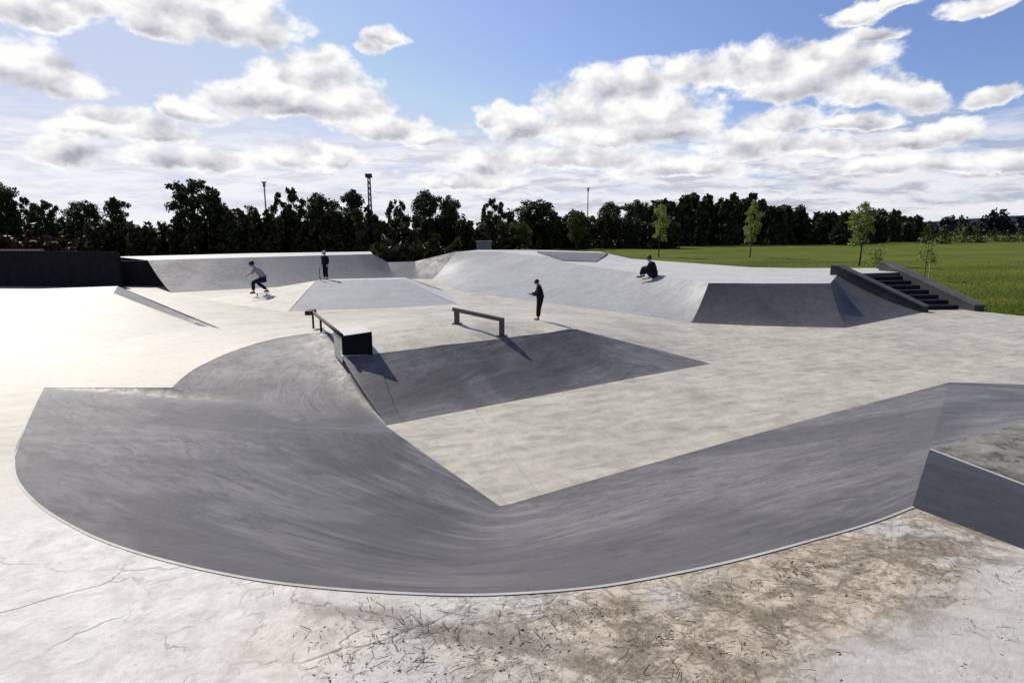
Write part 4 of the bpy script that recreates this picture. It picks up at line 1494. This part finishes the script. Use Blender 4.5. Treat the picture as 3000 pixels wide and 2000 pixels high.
# dry stems and twigs lying tangled on the deck
lv, lf = [], []
clumps = []
while len(clumps) < 60:
    px = rng.uniform(900, 3050)
    lim = np.interp(px, [900, 1250, 1500, 1900, 2400, 2670, 3000], [1720, 1745, 1745, 1705, 1590, 1505, 1625])
    py = lim + 25 + (1990 - lim) * rng.random() ** 1.5
    if px > 2300 and py > lim + 230: continue
    clumps.append((GP(px, py), rng.random() * 6.28))
for _ in range(900):
    c0, a0_ = clumps[int(rng.integers(len(clumps)))]
    x, y = c0.x + rng.normal() * .13, c0.y + rng.normal() * .07
    if inside(slit, np.array([x]), np.array([y]))[0]: continue
    a = a0_ + rng.normal() * .6
    L, W_ = rng.uniform(.015, .075), rng.uniform(.0006, .0014)
    bend = rng.normal() * .8
    pts = []
    for k in range(4):
        pts.append(Vector((x, y, G(x, y) + .004 + .006 * rng.random())))
        x += math.cos(a) * L / 3
        y += math.sin(a) * L / 3
        a += bend / 3
    nrm = Vector((-math.sin(a), math.cos(a), .6)) * W_
    b = len(lv)
    for p in pts: lv += [p - nrm, p + nrm]
    for k in range(3): lf.append((b + 2 * k, b + 2 * k + 2, b + 2 * k + 3, b + 2 * k + 1))
tag(link('twigs', mesh('twigs', lv, lf), M['litter']), 'dry stems and twigs lying tangled on the sandy deck in front', kind='stuff')

# ------------------------------------------------------------------ sun and sky
sun = bpy.data.lights.new('sun', 'SUN')
sun.energy = 4.9
sun.angle = R(0.53)
sun.color = (1.0, 0.945, 0.85)
so = bpy.data.objects.new('sun', sun)
COL.objects.link(so)
sdir = Vector((math.sin(SUN_AZ) * math.cos(SUN_EL), math.cos(SUN_AZ) * math.cos(SUN_EL), math.sin(SUN_EL)))
so.rotation_euler = (-sdir).to_track_quat('-Z', 'Y').to_euler()
so.location = sdir * 200

w = bpy.data.worlds.new('World')
scene.world = w
w.use_nodes = True
nt = NT(w.node_tree)
sky = nt.n('ShaderNodeTexSky', sky_type='NISHITA')
sky.sun_disc = False
sky.sun_elevation = SUN_EL
sky.sun_rotation = SUN_AZ
sky.altitude = 200
sky.air_density = 1.0
sky.dust_density = 0.6
sky.ozone_density = 2.0
tc = nt.n('ShaderNodeTexCoord').outputs['Generated']
dx, dy, dz = nt.sep(tc)
az = nt.m('ARCTAN2', dx, dy)
el = nt.m('ARCSINE', dz)


def azel(px, py):
    d = ray(px, py).normalized()
    return math.atan2(d.x, d.y), math.asin(d.z)


# billow noise in sky coordinates, warped
n1 = nt.noise(nt.vec(az * 9.0, el * 13.0, 0.3), 1.0, 5, 0.6)
n2 = nt.noise(nt.vec(az * 9.0 + 7.3, el * 13.0, 1.9), 1.0, 5, 0.6)
waz = az + (n1 - 0.5) * 0.11
wel = el + (n2 - 0.5) * 0.055
fb = nt.noise(nt.vec(az * 20.0, el * 27.0, 4.0), 1.0, 7, 0.56)
sm_a = nt.noise(nt.vec(az * 20.0, el * 27.0, 4.0), 1.0, 3, 0.5)
sm_b = nt.noise(nt.vec(az * 20.0 - 0.45, el * 27.0 + 0.75, 4.0), 1.0, 3, 0.5)
fine = nt.noise(nt.vec(az * 70.0, el * 90.0, 2.0), 1.0, 5, 0.6)

BL = [(90, 30, 190, 62), (270, 35, 110, 42), (60, 215, 190, 105), (150, 250, 100, 70),
      (620, 55, 250, 115), (500, 90, 110, 60), (790, 115, 90, 55),
      (900, 228, 150, 82), (1010, 300, 150, 66), (800, 300, 190, 60), (900, 330, 260, 50),
      (320, 352, 120, 48), (450, 395, 120, 48), (240, 395, 120, 38), (570, 335, 90, 45),
      (1150, 380, 130, 50), (1260, 412, 90, 32), (180, 462, 150, 45), (930, 470, 140, 44),
      (1125, 128, 70, 38), (1090, 152, 60, 24),
      (1830, 255, 190, 82), (1690, 330, 120, 105), (1900, 340, 200, 78), (1790, 405, 220, 52), (1990, 400, 100, 45),
      (2230, 195, 150, 76), (2050, 218, 120, 55), (2440, 200, 160, 85), (2340, 255, 170, 65), (2380, 160, 70, 40),
      (2530, 270, 150, 64), (2660, 290, 120, 48), (2700, 255, 60, 34),
      (2300, 365, 140, 60), (2180, 432, 150, 50), (2370, 432, 140, 42),
      (2770, 388, 120, 50), (2650, 425, 160, 40), (2500, 362, 120, 28),
      (2920, 285, 120, 34), (2500, 55, 95, 42), (2610, 20, 80, 34), (2560, 105, 75, 28), (2860, 15, 150, 34),
      (2960, 480, 130, 44), (2790, 490, 170, 42), (2560, 490, 170, 36),
      (1450, 480, 130, 62), (1450, 350, 70, 45), (1530, 385, 100, 60), (1370, 535, 170, 34),
      (1700, 470, 200, 34), (600, 480, 250, 40), (2000, 500, 250, 36)]
field = None
num = None
den = None
for (bx, by, rx, ry) in BL:
    a0, e0 = azel(bx, by)
    a1_, _e = azel(bx + rx, by)
    _a, e1 = azel(bx, by - ry)
    ra, re = abs(a1_ - a0) * 1.16, abs(e1 - e0) * 1.14
    u = (waz - a0) * (1 / ra)
    v = (wel - e0) * (1 / re)
    vv = v.max(v * -1.5)                       # flatter base
    q = (1.0 - u * u) - vv * vv
    field = q if field is None else nt.m('SMOOTH_MAX', field, q, 0.25)
    wgt = nt.m('POWER', q.max(0.0) + 0.0005, 2.0)
    t_ = wgt * v
    num = t_ if num is None else num + t_
    den = wgt if den is None else den + wgt
rel = num / den
# scattered clouds out of the frame
outn = nt.noise(nt.vec(az * 2.2, el * 4.0, 9.0), 1.0, 4, 0.55)
away = nt.step(nt.m('ABSOLUTE', az), 0.75, 1.0).max(nt.step(el, 0.36, 0.5))
field = field.max((outn - 0.60) * 5.0 * away - (1 - away) * 4.0)
dens_ = field.max(-1.5) + (fb - 0.5) * 2.3 + (fine - 0.5) * 0.55
alpha = nt.step(dens_, -0.18, 0.62)
# low hazy streets of cloud near the horizon
lowband = nt.step(el, 0.015, 0.10, 1.0, 0.0)
st = nt.noise(nt.vec(az * 9.0, el * 62.0, 6.0), 1.0, 6, 0.6, 0.4)
low = nt.step(st, 0.26, 0.52) * nt.step(el + (n1 - 0.5) * 0.08, 0.10, 0.17, 1.0, 0.0)
alpha_low = (low * 0.95).max(lowband * 0.85)
# light on the clouds: bright sunward rims, grey thick middles and bases
rimlight = (sm_a - sm_b) * 2.6
thick = nt.step(dens_, 0.25, 1.15)
basesh = nt.step(rel, 0.45, -0.55)
lump = nt.noise(nt.vec(waz * 13.0, wel * 34.0, 8.0), 1.0, 3, 0.5, 0.3)
shade = thick * (0.10 + basesh * 0.78) + nt.step(lump, 0.46, 0.70) * thick * 0.26 - rimlight * 0.7 + (0.5 - fb) * 0.5 + 0.06
shade = shade.sat()
sunside = nt.step(az, -0.75, 0.55, 1.0, 0.0)
ccol = nt.mix(shade, (0.86, 0.855, 0.85), (0.34, 0.345, 0.41))
lowcol = nt.mix(nt.step(nt.noise(nt.vec(az * 13.0, el * 70.0, 3.0), 1.0, 6, 0.62, 0.5), 0.44, 0.62) * 0.85, (0.74, 0.735, 0.77), (0.40, 0.40, 0.48))
lowcol = nt.mix(sunside * 0.62, lowcol, (0.80, 0.82, 0.86))
SK = 0.095
skyc = nt.n('ShaderNodeVectorMath', operation='SCALE')
nt.t.links.new(sky.outputs[0], skyc.inputs[0])
skyc.inputs['Scale'].default_value = SK
hz = nt.step(el, 0.0, 0.26, 1.0, 0.0) * (0.10 + sunside * 0.72)
skyt = nt.mix(1.0, skyc.outputs[0], (1.0, 1.0, 1.2), 'MULTIPLY')
skyt = nt.mix(nt.step(az, -0.25, 0.75), skyt, nt.mix(1.0, skyt, (0.58, 0.73, 0.88), 'MULTIPLY'))
skyl = nt.mix(1.0, skyt, (0.48, 0.55, 0.74), 'DARKEN')
skyl = nt.mix(0.10, skyl, (0.60, 0.62, 0.74))
skyb = nt.mix(hz, skyl, (0.58, 0.63, 0.76))
c1 = nt.mix(alpha_low, skyb, lowcol)
c2 = nt.mix(alpha, c1, ccol)
bg = nt.n('ShaderNodeBackground')
nt.put(bg.inputs['Color'], c2)
bg.inputs['Strength'].default_value = 1.0
wo = nt.n('ShaderNodeOutputWorld')
nt.t.links.new(bg.outputs[0], wo.inputs['Surface'])
